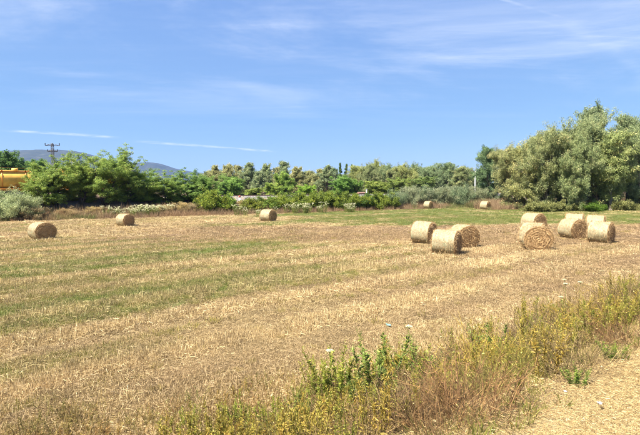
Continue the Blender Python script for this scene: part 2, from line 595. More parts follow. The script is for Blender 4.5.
M['hill'] = hill_mat()
build_hill('hill', 'long flat-topped blue hill behind the power pylon', [(-420, 172), (-200, 163), (-80, 156), (-10, 153.5), (15, 151.5), (45, 150.5), (75, 151), (88, 153.5), (105, 159), (125, 165), (150, 174), (190, 186), (220, 190)], 3400, 1500, 3, M['hill'])
build_hill('hill', 'small rounded blue hill right of the feathery green trees', [(70, 189), (95, 178), (118, 168), (138, 163.5), (152, 162.5), (162, 164), (175, 168.5), (190, 171.5), (205, 173.5), (225, 179), (260, 187), (290, 190)], 4200, 1500, 8, M['hill'])


# ------------------------------------------------------------------ railway
def build_railway():
    prof = np.array([(-8.5, -0.7), (-5.6, -0.4), (-3.6, 1.15), (-2.6, 1.62), (-2.2, 1.70), (2.2, 1.70), (2.6, 1.62), (3.6, 1.15), (5.6, -0.4), (8.5, -0.7)])
    us = np.arange(-60, 190, 0.7)
    V = np.zeros((len(us), len(prof), 3))
    for j, (dv, z) in enumerate(prof):
        vv = 74 + dv + 0.35 * (vnoise(us * 0.6, us * 0 + j, 5) - 0.5) * (1 if 0 < j < 9 else 0)
        X, Y = xy(us, vv)
        V[:, j, 0], V[:, j, 1] = X, Y
        V[:, j, 2] = z + 0.16 * (vnoise(us * 1.1, us * 0 + j * 3.7, 6) - 0.5) * (1 if 0 < j < 9 else 0)
    # lengthwise grid refined across
    k = 4
    W = []
    for j in range(len(prof) - 1):
        for q in range(k):
            W.append(V[:, j] * (1 - q / k) + V[:, j + 1] * (q / k))
    W.append(V[:, -1])
    V = np.stack(W, 1)
    V[..., 2] += 0.10 * (vnoise(V[..., 0] * 2.3, V[..., 1] * 2.3, 12) - 0.5)
    a, b, _ = V.shape
    i = np.arange(a * b).reshape(a, b)
    F = np.stack([i[:-1, :-1], i[1:, :-1], i[1:, 1:], i[:-1, 1:]], -1).reshape(-1, 4)
    m, t = new_mat('ballast')
    tc = t.n('ShaderNodeTexCoord')
    f = t.noise(tc.outputs['Object'], 7.0, 5, 0.75)
    f2 = t.noise(tc.outputs['Object'], 0.7, 4, 0.6)
    c = t.ramp(f, [(0.3, (0.065, 0.060, 0.056)), (0.5, (0.150, 0.138, 0.128)), (0.7, (0.26, 0.24, 0.22))])
    c = t.mix(t.smooth(f2, 0.5, 0.7), c, (0.26, 0.19, 0.11))
    bp = t.n('ShaderNodeBump', {'Strength': 0.8, 'Distance': 0.08, 'Height': f})
    bs = t.n('ShaderNodeBsdfPrincipled', {'Base Color': c, 'Roughness': 0.95, 'Normal': bp.outputs[0]})
    t.n('ShaderNodeOutputMaterial', {'Surface': bs.outputs[0]})
    emb = obj('railway_embankment', Geo().add(V.reshape(-1, 3), F).mesh('railway_embankment', m, smooth=True), kind='structure', label='low grey gravel railway embankment behind the bushes')
    rail_m = solid_mat('rail_steel', (0.16, 0.11, 0.085), 0.5, 0.6)
    for s in (-0.75, 0.75):
        g = Geo()
        for (w0, w1, z0, z1) in ((-0.07, 0.07, 1.76, 1.79), (-0.012, 0.012, 1.79, 1.88), (-0.036, 0.036, 1.88, 1.93)):
            Vb, Fb = box(-60, 189, w0 + s, w1 + s, z0, z1)
            Xb, Yb = xy(Vb[:, 0], Vb[:, 1] + 74)
            g.add(np.stack([Xb, Yb, Vb[:, 2]], -1), Fb)
        obj('rail', g.mesh('rail', rail_m), emb)
    g = Geo()
    for uu in np.arange(-59, 188, 0.62):
        Vb, Fb = box(uu - 0.12, uu + 0.12, -1.25, 1.25, 1.60, 1.757)
        Xb, Yb = xy(Vb[:, 0], Vb[:, 1] + 74)
        g.add(np.stack([Xb, Yb, Vb[:, 2]], -1), Fb)
    obj('sleepers', g.mesh('sleepers', solid_mat('sleeper_concrete', (0.33, 0.30, 0.26), 0.9)), emb, kind='stuff')
    return emb


build_railway()
RAIL_TOP = 1.93


def lathe(prof, k=28, axis='x'):
    """surface of revolution about x: prof = (x, r)"""
    prof = np.asarray(prof, float)
    ang = np.arange(k) / k * 2 * np.pi
    V = np.stack([np.repeat(prof[:, 0:1], k, 1), prof[:, 1:2] * np.cos(ang), prof[:, 1:2] * np.sin(ang)], -1)
    n = len(prof)
    i = np.arange(n * k).reshape(n, k)
    F = np.stack([i[:-1], np.roll(i[:-1], -1, 1), np.roll(i[1:], -1, 1), i[1:]], -1).reshape(-1, 4)
    return V.reshape(-1, 3), F


def build_wagon(u0, length, label, tower):
    """tank wagon, local x along the track, origin at rail level"""
    cx, cy = xy(u0 + length / 2, 74)
    w = thing('tank_wagon', label, 'rail wagon', (cx, cy, RAIL_TOP), (0, 0, rad(38)), 1, 'yellow wagons on the railway')
    paint = M['yellow_paint']
    hl = length / 2
    r = 1.22
    prof = [(-hl + 0.55, 0.02)]
    for a in np.linspace(8, 90, 7):
        prof.append((-hl + 0.55 + 0.55 * (1 - math.cos(rad(a))), r * math.sin(rad(a))))
    prof += [(-p[0], p[1]) for p in reversed(prof)]
    V, F = lathe(prof, 36)
    V[:, 2] += 2.45
    tank = obj('tank', Geo().add(V, F).mesh('tank', paint, smooth=True), w)
    for k in range(5):
        x = -hl + 1.6 + k * (length - 3.2) / 4
        V, F = lathe([(x - 0.06, r - 0.03), (x - 0.06, r + 0.06), (x + 0.06, r + 0.06), (x + 0.06, r - 0.03)], 36)
        V[:, 2] += 2.45
        obj('hoop', Geo().add(V, F).mesh('hoop', M['orange_paint'], smooth=False), tank)
    # manhole domes
    for x in (-0.35 * length, 0.0, 0.3 * length):
        V, F = lathe([(0.0, 0.38), (0.3, 0.38), (0.36, 0.30), (0.38, 0.01)], 18)
        V = np.stack([V[:, 1] + x, V[:, 2], V[:, 0] + 2.45 + r - 0.06], -1)
        obj('manhole', Geo().add(V, F).mesh('manhole', paint), tank)
    # walkway with railings
    g = Geo()
    g.add(*box(-hl + 1.2, hl - 1.2, -0.9, -0.45, 2.45 + r - 0.02, 2.45 + r + 0.03))
    for x in np.linspace(-hl + 1.3, hl - 1.3, 8):
        g.add(*box(x - 0.025, x + 0.025, -0.91, -0.87, 2.45 + r * 0.7, 2.45 + r + 0.30))
    g.add(*box(-hl + 1.2, hl - 1.2, -0.92, -0.88, 2.45 + r + 0.28, 2.45 + r + 0.32))
    obj('walkway', g.mesh('walkway', M['orange_paint']), w)
    # ladder
    g = Geo()
    for x in (-0.25, 0.25):
        g.add(*box(x - 0.03, x + 0.03, -1.52, -1.46, 1.0, 4.0))
    for z in np.arange(1.2, 3.9, 0.3):
        g.add(*box(-0.25, 0.25, -1.51, -1.47, z, z + 0.04))
    obj('ladder', g.mesh('ladder', M['orange_paint']), w)
    # frame with saddles
    g = Geo()
    for y in (-0.85, 0.85):
        g.add(*box(-hl + 0.3, hl - 0.3, y - 0.12, y + 0.12, 0.98, 1.27))
    for x in (-hl + 0.3, hl - 0.6):
        g.add(*box(x, x + 0.3, -1.3, 1.3, 0.95, 1.30))
    for x in (-hl * 0.6, 0, hl * 0.6):
        g.add(*box(x - 0.15, x + 0.15, -1.15, 1.15, 1.2, 1.75))
    obj('underframe', g.mesh('underframe', M['orange_paint']), w)
    # buffers and bogies
    for sx in (-1, 1):
        for y in (-0.87, 0.87):
            V, F = lathe([(0, 0.01), (0, 0.09), (0.35, 0.09), (0.36, 0.22), (0.41, 0.22), (0.42, 0.01)], 14)
            V[:, 0] = sx * (V[:, 0] + hl - 0.3)
            V[:, 1] += y
            V[:, 2] += 1.1
            obj('buffer', Geo().add(V, F).mesh('buffer', M['dark_metal']), w)
        bx = sx * (hl - 2.2)
        g = Geo()
        for y in (-1.0, 1.0):
            g.add(*box(bx - 1.3, bx + 1.3, y - 0.07, y + 0.07, 0.42, 0.72))
        g.add(*box(bx - 0.2, bx + 0.2, -0.95, 0.95, 0.5, 0.9))
        bog = obj('bogie', g.mesh('bogie', M['dark_metal']), w)
        for dx in (-0.9, 0.9):
            g = Geo()
            for y in (-0.75, 0.75):
                V, F = lathe([(-0.065, 0.01), (-0.065, 0.46), (0.065, 0.46), (0.065, 0.01)], 20)
                g.add(np.stack([V[:, 1] + bx + dx, V[:, 0] + y, V[:, 2] + 0.46], -1), F)
            V, F = lathe([(-0.7, 0.08), (0.7, 0.08)], 8)
            g.add(np.stack([V[:, 1] + bx + dx, V[:, 0], V[:, 2] + 0.46], -1), F)
            obj('wheelset', g.mesh('wheelset', M['dark_metal']), bog)
    return w


M['yellow_paint'] = solid_mat('yellow_orange_paint', (0.78, 0.43, 0.07), 0.6, 0, 0.2, 1.2, (0.40, 0.17, 0.03))
M['orange_paint'] = solid_mat('orange_paint', (0.60, 0.23, 0.03), 0.5, 0, 0.15, 2)
M['dark_metal'] = solid_mat('dark_metal', (0.07, 0.06, 0.055), 0.6, 0.3)
build_wagon(-5.0, 13.8, 'yellow-orange tank wagon at the left edge, least hidden by the trees', False)
build_wagon(9.6, 13.4, 'yellow-orange tank wagon mostly hidden behind the feathery green trees', True)


def bar(a, b, r, k=4):
    P = np.array([[a, b]], float)
    return tubes(P, np.full((1, 2), r), k)


def build_pylon():
    y = 108.0
    x = x_at(54, y)
    z0 = hz(x, y)
    top = z_at(143.5, y) - z0
    p = thing('power_pylon', 'slim dark lattice power pylon with two crossarms above the left trees', 'pylon', (x, y, z0), (0, 0, rad(8)))
    m = solid_mat('galvanised_steel', (0.16, 0.14, 0.13), 0.6, 0.2)
    g = Geo()

    def half(z):
        return 0.45 - (0.45 - 0.20) * z / top
    cs = [(-1, -1), (1, -1), (1, 1), (-1, 1)]
    for sx, sy in cs:
        g.add(*bar((sx * half(0), sy * half(0), 0), (sx * half(top), sy * half(top), top), 0.045))
    obj('lattice_leg', g.mesh('lattice_leg', m), p)
    g = Geo()
    zs = np.linspace(0.2, top - 0.1, 17)
    for za, zb in zip(zs[:-1], zs[1:]):
        for q in range(4):
            a, b = cs[q], cs[(q + 1) % 4]
            g.add(*bar((a[0] * half(za), a[1] * half(za), za), (b[0] * half(zb), b[1] * half(zb), zb), 0.022))
            g.add(*bar((b[0] * half(za), b[1] * half(za), za), (a[0] * half(zb), a[1] * half(zb), zb), 0.022))
    obj('brace', g.mesh('brace', m), p)
    for z, hw in ((top - 0.45, 1.55), (top - 1.85, 1.05)):
        g = Geo()
        for yy in (-0.22, 0.22):
            g.add(*bar((-hw, yy * 0.3, z), (hw, yy * 0.3, z), 0.05))
            g.add(*bar((-hw, yy * 0.3, z), (0, yy, z + 0.4), 0.04))
            g.add(*bar((hw, yy * 0.3, z), (0, yy, z + 0.4), 0.04))
        arm = obj('crossarm', g.mesh('crossarm', m), p)
        for xx in ((-hw, hw) if hw < 1.4 else (-hw, 0, hw)):
            g = Geo()
            prof = []
            for q in range(4):
                prof += [(0.05 + q * 0.13, 0.05), (0.10 + q * 0.13, 0.15), (0.13 + q * 0.13, 0.05)]
            V, F = lathe([(0, 0.03)] + prof, 10)
            g.add(np.stack([V[:, 1] + xx, V[:, 2], z + V[:, 0]], -1), F)
            obj('insulator', g.mesh('insulator', M['dark_metal']), arm)


build_pylon()


def build_pole():
    y = 118.0
    x = x_at(475, y)
    z0 = hz(x, y)
    top = z_at(170.5, y) - z0
    p = thing('utility_pole', 'slim pale concrete pole left of the tall dark tree', 'pole', (x, y, z0))
    m = solid_mat('pale_concrete', (0.62, 0.60, 0.55), 0.85)
    P = np.array([[[0, 0, 0], [0, 0, top * 0.5], [0, 0, top]]], float)
    obj('shaft', Geo().add(*tubes(P, np.array([[0.19, 0.16, 0.13]]), 10)).mesh('shaft', m, smooth=True), p)
    arm = obj('crossarm', Geo().add(*box(-1.1, 1.1, -0.06, 0.06, top - 0.22, top - 0.08)).mesh('crossarm', M['dark_metal']), p)
    for xx in (-1.0, 0.0, 1.0):
        V, F = lathe([(0, 0.04), (0.1, 0.08), (0.14, 0.04), (0.2, 0.09), (0.26, 0.03)], 8)
        obj('insulator', Geo().add(np.stack([V[:, 1] + xx, V[:, 2], V[:, 0] + top - 0.08], -1), F).mesh('insulator', M['dark_metal']), arm)


build_pole()


def build_hut():
    # little red-brown trackside hut with a pale post beside it
    v = 71.5
    dx, dy, dz = ray(362, 191)
    y = v / (CA - dx / dy * SA) + 8.0
    x = x_at(362, y)
    zb = 0.75
    h = thing('trackside_hut', 'small red-brown hut showing over the green bushes', 'hut', (x, y, zb), (0, 0, rad(20)))
    wm = solid_mat('red_brown_wall', (0.22, 0.085, 0.055), 0.85)
    obj('wall', Geo().add(*box(-0.95, 0.95, -0.8, 0.8, -1.5, 1.15)).mesh('wall', wm), h)
    g = Geo()
    V = np.array([[-1.1, -0.95, 1.152], [1.1, -0.95, 1.152], [1.1, 0.95, 1.152], [-1.1, 0.95, 1.152], [-1.1, 0, 1.55], [1.1, 0, 1.55]])
    g.add(V, np.array([[0, 1, 5, 4], [2, 3, 4, 5], [3, 2, 1, 0]]))
    g.add(V, np.array([[0, 4, 3], [1, 2, 5]]))
    obj('roof', g.mesh('roof', solid_mat('dull_tile', (0.20, 0.11, 0.08), 0.9)), h)
    obj('door', Geo().add(*box(-0.35, 0.35, -0.83, -0.803, -1.1, 0.75)).mesh('door', M['dark_metal']), h)
    x2 = x_at(366.6, y - 2)
    p = thing('marker_post', 'short white post beside the red-brown trackside hut', 'post', (x2, y - 2, 1.0))
    P = np.array([[[0, 0, -1.6], [0, 0, 0.4], [0, 0, 1.9]]], float)
    wp = solid_mat('white_paint', (0.78, 0.76, 0.72), 0.7)
    obj('shaft', Geo().add(*tubes(P, np.array([[0.14, 0.14, 0.14]]), 8)).mesh('shaft', wp, smooth=True), p)
    obj('cap', Geo().add(*box(-0.2, 0.2, -0.2, 0.2, 1.9, 2.0)).mesh('cap', wp), p)
    # kilometre marker on the bank
    u, vv = uv(x_at(239.5, 80), 80)
    x3, y3 = x_at(239.5, 78.5), 78.5
    q = thing('marker_post', 'small white railway marker with a red top on the gravel bank', 'post', (x3, y3, 0.9))
    obj('shaft', Geo().add(*box(-0.14, 0.14, -0.06, 0.06, -1.2, 0.75)).mesh('shaft', wp), q)
    obj('cap', Geo().add(*box(-0.16, 0.16, -0.08, 0.08, 0.752, 1.05)).mesh('cap', solid_mat('red_paint', (0.45, 0.08, 0.05), 0.6)), q)


build_hut()


# ------------------------------------------------------------------ trees
def unit(az, el):
    return np.stack([np.cos(az) * np.cos(el), np.sin(az) * np.cos(el), np.sin(el)], -1)


def polyline(start, d, length, n, curl, rng, wob=0.12):
    """start (m,3), direction d (m,3), length (m,), curl: vertical bend per unit -> (m,n,3)"""
    m = len(start)
    P = np.zeros((m, n, 3))
    P[:, 0] = start
    step = length / (n - 1)
    cur = d.copy()
    for i in range(1, n):
        P[:, i] = P[:, i - 1] + norm(cur) * step[:, None]
        cur = norm(cur + rng.normal(0, wob, (m, 3)) + np.array([0, 0, 1.0]) * curl)
    return P


def make_tree(seed, h=12.0, base=0.22, R=2.6, profile=None, n_limb=18, el=(35, 65), curl=0.08, n_sub=6, sub_len=0.42, clump_r=0.5,
              leaves_per=60, leaf=(0.22, 0.075), droop=0.5, trunk_r=0.22, multi=1, lean=0.05, sub_curl=-0.02, sparse_top=0.0, flat=0.75, skirt=0):
    rng = np.random.default_rng(seed)
    profile = profile or (lambda t: np.sin(np.clip(t, 0, 1) ** 0.8 * math.pi) ** 0.6 * (1 - 0.35 * t) + 0.1)
    wood, crown = Geo(), Geo()
    tips, tipr = [], []
    for ti in range(multi):
        az0 = rng.uniform(0, 6.28)
        off = np.array([math.cos(az0), math.sin(az0), 0]) * (0.12 * h * 0.25 if multi > 1 else 0)
        hh = h * (1 if ti == 0 else rng.uniform(0.72, 0.95))
        n = 9
        tz = np.linspace(0, 1, n)
        P = np.zeros((n, 3))
        P[:, 2] = tz * hh
        ln = rng.normal(0, lean, 2) * hh + (off[:2] * 2.4 if multi > 1 else 0)
        P[:, 0] = off[0] * 0.6 + ln[0] * tz ** 1.3 + np.cumsum(rng.normal(0, 0.012 * hh, n)) * (tz > 0)
        P[:, 1] = off[1] * 0.6 + ln[1] * tz ** 1.3 + np.cumsum(rng.normal(0, 0.012 * hh, n)) * (tz > 0)
        P[0, 2] = -0.3
        rr = trunk_r * (1 - tz) ** 0.8 + 0.02
        rr[0] *= 1.35
        wood.add(*tubes(P[None], rr[None], 8))
        nl = n_limb if multi == 1 else max(6, int(n_limb * 1.5 / multi))
        t = base + (0.985 - base) * (np.arange(nl) + rng.uniform(0, 1, nl)) / nl
        st = np.stack([np.interp(t, tz, P[:, k]) for k in range(3)], -1)
        az = np.arange(nl) * 2.39996 + rng.normal(0, 0.4, nl) + az0
        e = np.radians(el[0] + (el[1] - el[0]) * (t - base) / (1 - base)) + rng.normal(0, 0.15, nl)
        d = unit(az, e)
        tt = (t - base) / (1 - base)
        ll = R * profile(tt) * rng.uniform(0.65, 1.15, nl) / np.maximum(np.cos(e), 0.45)
        LP = polyline(st, d, ll, 6, curl, rng)
        lr = np.interp(t, tz, rr)[:, None] * 0.5 * np.linspace(1, 0.12, 6)[None] + 0.008
        wood.add(*tubes(LP, lr, 5))
        tips.append(LP[:, -1])
        tipr.append(np.full(nl, 1.0))
        # second order
        ns = n_sub
        s = rng.uniform(0.25, 1.0, (nl, ns))
        ii = np.repeat(np.arange(nl), ns)
        sf = s.ravel() * 5
        i0 = np.minimum(sf.astype(int), 4)
        fr = (sf - i0)[:, None]
        sst = LP[ii, i0] * (1 - fr) + LP[ii, i0 + 1] * fr
        sdir = norm(LP[ii, i0 + 1] - LP[ii, i0])
        sd_ = norm(sdir * 0.9 + rng.normal(0, 0.6, (nl * ns, 3)))
        sl = ll[ii] * sub_len * rng.uniform(0.5, 1.2, nl * ns) + 0.15
        SP = polyline(sst, sd_, sl, 4, sub_curl, rng, 0.18)
        wood.add(*tubes(SP, np.repeat(np.linspace(0.025, 0.006, 4)[None], nl * ns, 0) * (h / 10), 3))
        tips += [SP[:, -1], SP[:, 2], SP[:, 1][::2]]
        tipr += [np.full(nl * ns, 1.0), np.full(nl * ns, 0.9), np.full(len(SP[:, 1][::2]), 0.8)]
        if ti == 0:
            tips.append(P[-1:])
            tipr.append(np.array([0.9]))
    if skirt:
        a = rng.uniform(0, 6.28, skirt)
        q = np.stack([np.cos(a) * R * rng.uniform(0.3, 0.95, skirt), np.sin(a) * R * rng.uniform(0.3, 0.95, skirt), rng.uniform(0.05, base + 0.05, skirt) * h], -1)
        tips.append(q)
        tipr.append(np.full(skirt, 1.0))
    C = np.concatenate(tips)
    cr = np.concatenate(tipr) * clump_r * rng.uniform(0.6, 1.3, len(C))
    k = leaves_per
    cnt = len(C) * k
    ci = np.repeat(np.arange(len(C)), k)
    g = rng.normal(0, 1, (cnt, 3))
    g = norm(g) * rng.uniform(0.15, 1.0, (cnt, 1)) ** 0.55
    pos = C[ci] + g * cr[ci][:, None] * np.array([1, 1, flat])
    pos[:, 2] = np.maximum(pos[:, 2], 0.1)
    D = norm(g * 0.5 + rng.normal(0, 0.55, (cnt, 3)) + np.array([0, 0, -droop]))
    N = norm(rng.normal(0, 0.8, (cnt, 3)) + np.array([0, 0, 0.6]))
    L = leaf[0] * rng.uniform(0.6, 1.3, cnt)
    W = leaf[1] * rng.uniform(0.7, 1.3, cnt)
    V, F = leaves(pos, D, N, L, W)
    cv = rng.normal(0, 0.14, len(C))
    r = np.clip(0.45 + cv[ci] + rng.normal(0, 0.16, cnt), 0, 1)
    crown.add(V, F, np.repeat(r, 4))
    return wood, crown


PROTO_H = {}


def tree_proto(name, wood, crown, wm, lm):
    zt = float(np.percentile(np.concatenate(crown.V)[:, 2], 99.6))
    xs = np.abs(np.concatenate(crown.V)[:, :2])
    rw = float(np.percentile(np.hypot(xs[:, 0], xs[:, 1]), 93))
    PROTO_H[name + '_crown'] = (zt, rw)
    return (wood.mesh(name + '_trunk', M[wm], smooth=True), crown.mesh(name + '_crown', M[lm]))


def place_tree(name, proto, label, cat, x, y, h, h0, rz, tint, group=None, wide=1.0, z=None, rad_m=None):
    s = h / PROTO_H[proto[1].name][0]
    if rad_m:
        wide = rad_m / (PROTO_H[proto[1].name][1] * s)
    z = hz(x, y) - 0.05 if z is None else z
    t = thing(name, label, cat, (x, y, z), (0, 0, rz), (s * wide, s * wide, s), group)
    tr = obj('trunk', proto[0], t)
    cr = obj('crown', proto[1], t)
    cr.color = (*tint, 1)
    return t


rnd = random.Random(7)
EUC = []
EL = dict(leaf=(0.30, 0.095), droop=1.0, flat=1.7, trunk_r=0.24)
for i, kw in enumerate([
        dict(h=15, base=0.10, R=3.9, n_limb=30, el=(35, 76), n_sub=12, clump_r=0.50, leaves_per=60, skirt=30),
        dict(h=15, base=0.18, R=3.4, n_limb=28, el=(42, 80), n_sub=12, clump_r=0.46, leaves_per=60, skirt=12),
        dict(h=15, base=0.08, R=4.2, n_limb=32, el=(32, 76), n_sub=12, clump_r=0.52, leaves_per=60, skirt=40, multi=2),
        dict(h=15, base=0.25, R=2.8, n_limb=24, el=(48, 80), n_sub=11, clump_r=0.46, leaves_per=64, lean=0.06)]):
    EUC.append(tree_proto('eucalyptus%d' % i, *make_tree(100 + i, **EL, **kw), 'bark', 'euc'))
SLIM = []
for i in range(3):
    SLIM.append(tree_proto('slim_eucalyptus%d' % i, *make_tree(140 + i, h=11, base=0.14, R=2.4, n_limb=26, el=(48, 80), n_sub=6, sub_len=0.5, clump_r=0.36, leaves_per=40, leaf=(0.36, 0.12), droop=0.5, trunk_r=0.17, lean=0.03, flat=1.5,
                profile=lambda t: (1 - t) ** 0.8 * 1.0 + 0.10), 'bark', 'euc'))
ROB = []
for i in range(3):
    ROB.append(tree_proto('feathery_tree%d' % i, *make_tree(170 + i, h=8, base=0.18, R=3.3, n_limb=20, el=(18, 62), curl=0.03, n_sub=8, sub_len=0.45, clump_r=0.40, leaves_per=64, leaf=(0.24, 0.085), droop=0.05,
               trunk_r=0.15, multi=3, lean=0.08, sub_curl=0.08, flat=0.85, profile=lambda t: np.sin(np.clip(t * 0.75 + 0.2, 0, 1) * math.pi) ** 0.5), 'dark_bark', 'robinia'))
ROUND = []
for i in range(2):
    ROUND.append(tree_proto('round_tree%d' % i, *make_tree(190 + i, h=7, base=0.12, R=2.9, n_limb=22, el=(15, 70), n_sub=7, clump_r=0.50, leaves_per=75, leaf=(0.28, 0.13), droop=0.25, trunk_r=0.16, skirt=14,
                 profile=lambda t: np.sqrt(np.clip(1 - (t * 1.05 - 0.1) ** 2, 0.02, 1))), 'dark_bark', 'robinia'))
CON = tree_proto('conifer', *make_tree(199, h=11, base=0.08, R=1.3, n_limb=30, el=(5, 40), n_sub=5, clump_r=0.34, leaves_per=40, leaf=(0.26, 0.08), droop=0.3, trunk_r=0.14, lean=0.01, profile=lambda t: (1 - t) * 1.0 + 0.06), 'dark_bark', 'robinia')


def make_shrub(seed, h, R, n_stem, leaves_per, leaf, clump_r, droop=0.0, upright=0.5):
    rng = np.random.default_rng(seed)
    wood, crown = Geo(), Geo()
    a = rng.uniform(0, 6.28, n_stem)
    st = np.stack([np.cos(a), np.sin(a), np.zeros(n_stem)], -1) * rng.uniform(0, 0.25 * R, n_stem)[:, None]
    el = np.radians(rng.uniform(25, 88, n_stem))
    d = unit(a, el)
    ln = h * rng.uniform(0.6, 1.05, n_stem) * (np.sin(el) * 0.5 + 0.5) + R * np.cos(el) * 0.35
    P = polyline(st, d, ln, 6, 0.02, rng, 0.14)
    wood.add(*tubes(P, np.repeat(np.linspace(0.035, 0.006, 6)[None], n_stem, 0), 4))
    tips = [P[:, 5], P[:, 4], P[:, 3], P[:, 2]]
    ns = 4
    ii = np.repeat(np.arange(n_stem), ns)
    jj = rng.integers(1, 5, n_stem * ns)
    SP = polyline(P[ii, jj], norm(P[ii, jj + 1] - P[ii, jj] + rng.normal(0, 0.4, (n_stem * ns, 3)) * ln[ii][:, None] * 0.3), ln[ii] * 0.3, 4, 0.03, rng, 0.2)
    wood.add(*tubes(SP, np.repeat(np.linspace(0.014, 0.004, 4)[None], len(SP), 0), 3))
    tips += [SP[:, 3], SP[:, 2], SP[:, 1]]
    C = np.concatenate(tips)
    C[:, 2] = np.maximum(C[:, 2], 0.12)
    cr = clump_r * rng.uniform(0.6, 1.25, len(C))
    cnt = len(C) * leaves_per
    ci = np.repeat(np.arange(len(C)), leaves_per)
    g = norm(rng.normal(0, 1, (cnt, 3))) * rng.uniform(0.1, 1, (cnt, 1)) ** 0.55
    pos = C[ci] + g * cr[ci][:, None]
    pos[:, 2] = np.maximum(pos[:, 2], 0.06)
    D = norm(g * 0.6 + rng.normal(0, 0.5, (cnt, 3)) + np.array([0, 0, upright - droop]))
    N = norm(rng.normal(0, 0.8, (cnt, 3)) + np.array([0, 0, 0.5]))
    V, F = leaves(pos, D, N, leaf[0] * rng.uniform(0.6, 1.3, cnt), leaf[1] * rng.uniform(0.7, 1.3, cnt))
    cv = rng.normal(0, 0.12, len(C))
    crown.add(V, F, np.repeat(np.clip(0.45 + cv[ci] + rng.normal(0, 0.17, cnt), 0, 1), 4))
    return wood, crown


BUSH = [tree_proto('bush%d' % i, *make_shrub(210 + i, 2.8, 1.9, 26, 34, (0.20, 0.085), 0.34), 'dark_bark', 'shrub') for i in range(3)]
GREY = [tree_proto('grey_bush%d' % i, *make_shrub(220 + i, 4.0, 2.2, 30, 34, (0.26, 0.06), 0.42, upright=0.35), 'dark_bark', 'willow') for i in range(3)]
LOW = [tree_proto('low_bush%d' % i, *make_shrub(230 + i, 1.4, 1.1, 20, 26, (0.15, 0.06), 0.24), 'dark_bark', 'willow') for i in range(2)]

ORD = ['first', 'second', 'third', 'fourth', 'fifth', 'sixth', 'seventh', 'eighth', 'ninth', 'tenth', 'eleventh', 'twelfth', 'thirteenth', 'fourteenth', 'fifteenth', 'sixteenth', 'seventeenth', 'eighteenth',
       'nineteenth', 'twentieth', 'twenty-first', 'twenty-second', 'twenty-third', 'twenty-fourth', 'twenty-fifth', 'twenty-sixth', 'twenty-seventh', 'twenty-eighth', 'twenty-ninth', 'thirtieth', 'thirty-first', 'thirty-second']


def top_h(py, y, x):
    return z_at(py, y) - hz(x, y)


OLIVE, BROWNISH, GREYISH, YELLOWISH = (1.0, 1.0, 1.0), (1.25, 1.0, 0.85), (0.95, 1.0, 1.25), (1.2, 1.2, 0.85)
# the wood at the right: (px, top py, depth, prototype, width, tint, label)
wood = [
    (515, 147, 76, 2, 1.05, (1.2, 1.08, 0.95), 'brownish olive eucalyptus at the left end of the right wood'),
    (531, 136, 72, 0, 1.05, (1.25, 1.1, 0.9), 'ochre-tinged eucalyptus, second from the left end of the right wood'),
    (545, 130, 70, 2, 1.0, (1.12, 1.06, 0.95), 'leafy olive eucalyptus behind the triple bale pile, right wood'),
    (560, 124, 72, 0, 1.05, (1.08, 1.05, 0.95), 'broad olive eucalyptus left of the wood\'s tallest top'),
    (579, 106.5, 77, 3, 0.95, (0.9, 0.95, 1.0), 'tallest eucalyptus with a narrow bare-stemmed top, right wood'),
    (598, 113, 70, 0, 1.05, (1.05, 1.05, 1.0), 'tall dense eucalyptus right of the narrow tallest top'),
    (574, 134, 67, 2, 0.9, (1.0, 1.02, 0.9), 'shorter full eucalyptus in front of the tallest one, foliage to ground'),
    (612, 132, 67, 1, 1.0, (1.1, 1.1, 0.85), 'front eucalyptus above the small green bush, right wood'),
    (626, 117, 73, 1, 1.0, (0.9, 0.95, 0.95), 'dark grey-green pointed eucalyptus near the right edge'),
    (641, 122, 70, 0, 1.0, (0.95, 1.0, 1.0), 'eucalyptus cut by the right edge of the picture'),
    (664, 118, 72, 1, 1.1, (1.05, 1.02, 0.9), 'eucalyptus beyond the right edge, next to the cut one'),
    (690, 124, 74, 2, 1.1, (1.1, 1.05, 0.85), 'eucalyptus farther beyond the right edge of the wood'),
    (588, 126, 82, 0, 1.1, (0.85, 0.95, 1.0), 'shaded eucalyptus standing behind the tallest one'),
    (612, 128, 88, 2, 1.25, (0.95, 0.98, 0.9), 'eucalyptus in the rear row behind the grey-green pointed one'),
    (640, 130, 86, 2, 1.25, (1.0, 0.98, 0.9), 'rear eucalyptus closing the gap at the right edge'),
    (668, 130, 88, 0, 1.25, (1.0, 0.98, 0.9), 'rear eucalyptus beyond the right picture edge'),
    (527, 146, 86, 2, 1.2, (1.15, 1.02, 0.85), 'rear eucalyptus behind the ochre-tinged left end'),
    (550, 136, 84, 1, 1.2, (1.0, 1.0, 0.9), 'eucalyptus in the rear row of the right wood'),
]
for i, (px, ty, y, p, wd, tint, lab) in enumerate(wood):
    x = x_at(px, y)
    place_tree('eucalyptus_tree', EUC[p], lab, 'tree', x, y, top_h(ty, y, x) * 1.0, 15.3, rnd.uniform(0, 6.28), tint, 'eucalyptus wood at the right', wd, None, 3.2 * wd)
# the single dark tree left of the wood and its neighbours
x = x_at(491, 88)
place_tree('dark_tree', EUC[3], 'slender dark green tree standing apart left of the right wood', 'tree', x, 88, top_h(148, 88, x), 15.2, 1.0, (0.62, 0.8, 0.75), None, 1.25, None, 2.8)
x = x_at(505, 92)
place_tree('dark_tree', EUC[1], 'lower tree filling the gap between the slender dark tree and wood', 'tree', x, 92, top_h(165, 92, x), 15.2, 2.2, (0.7, 0.85, 0.75), None, 1.35, None, 3.2)

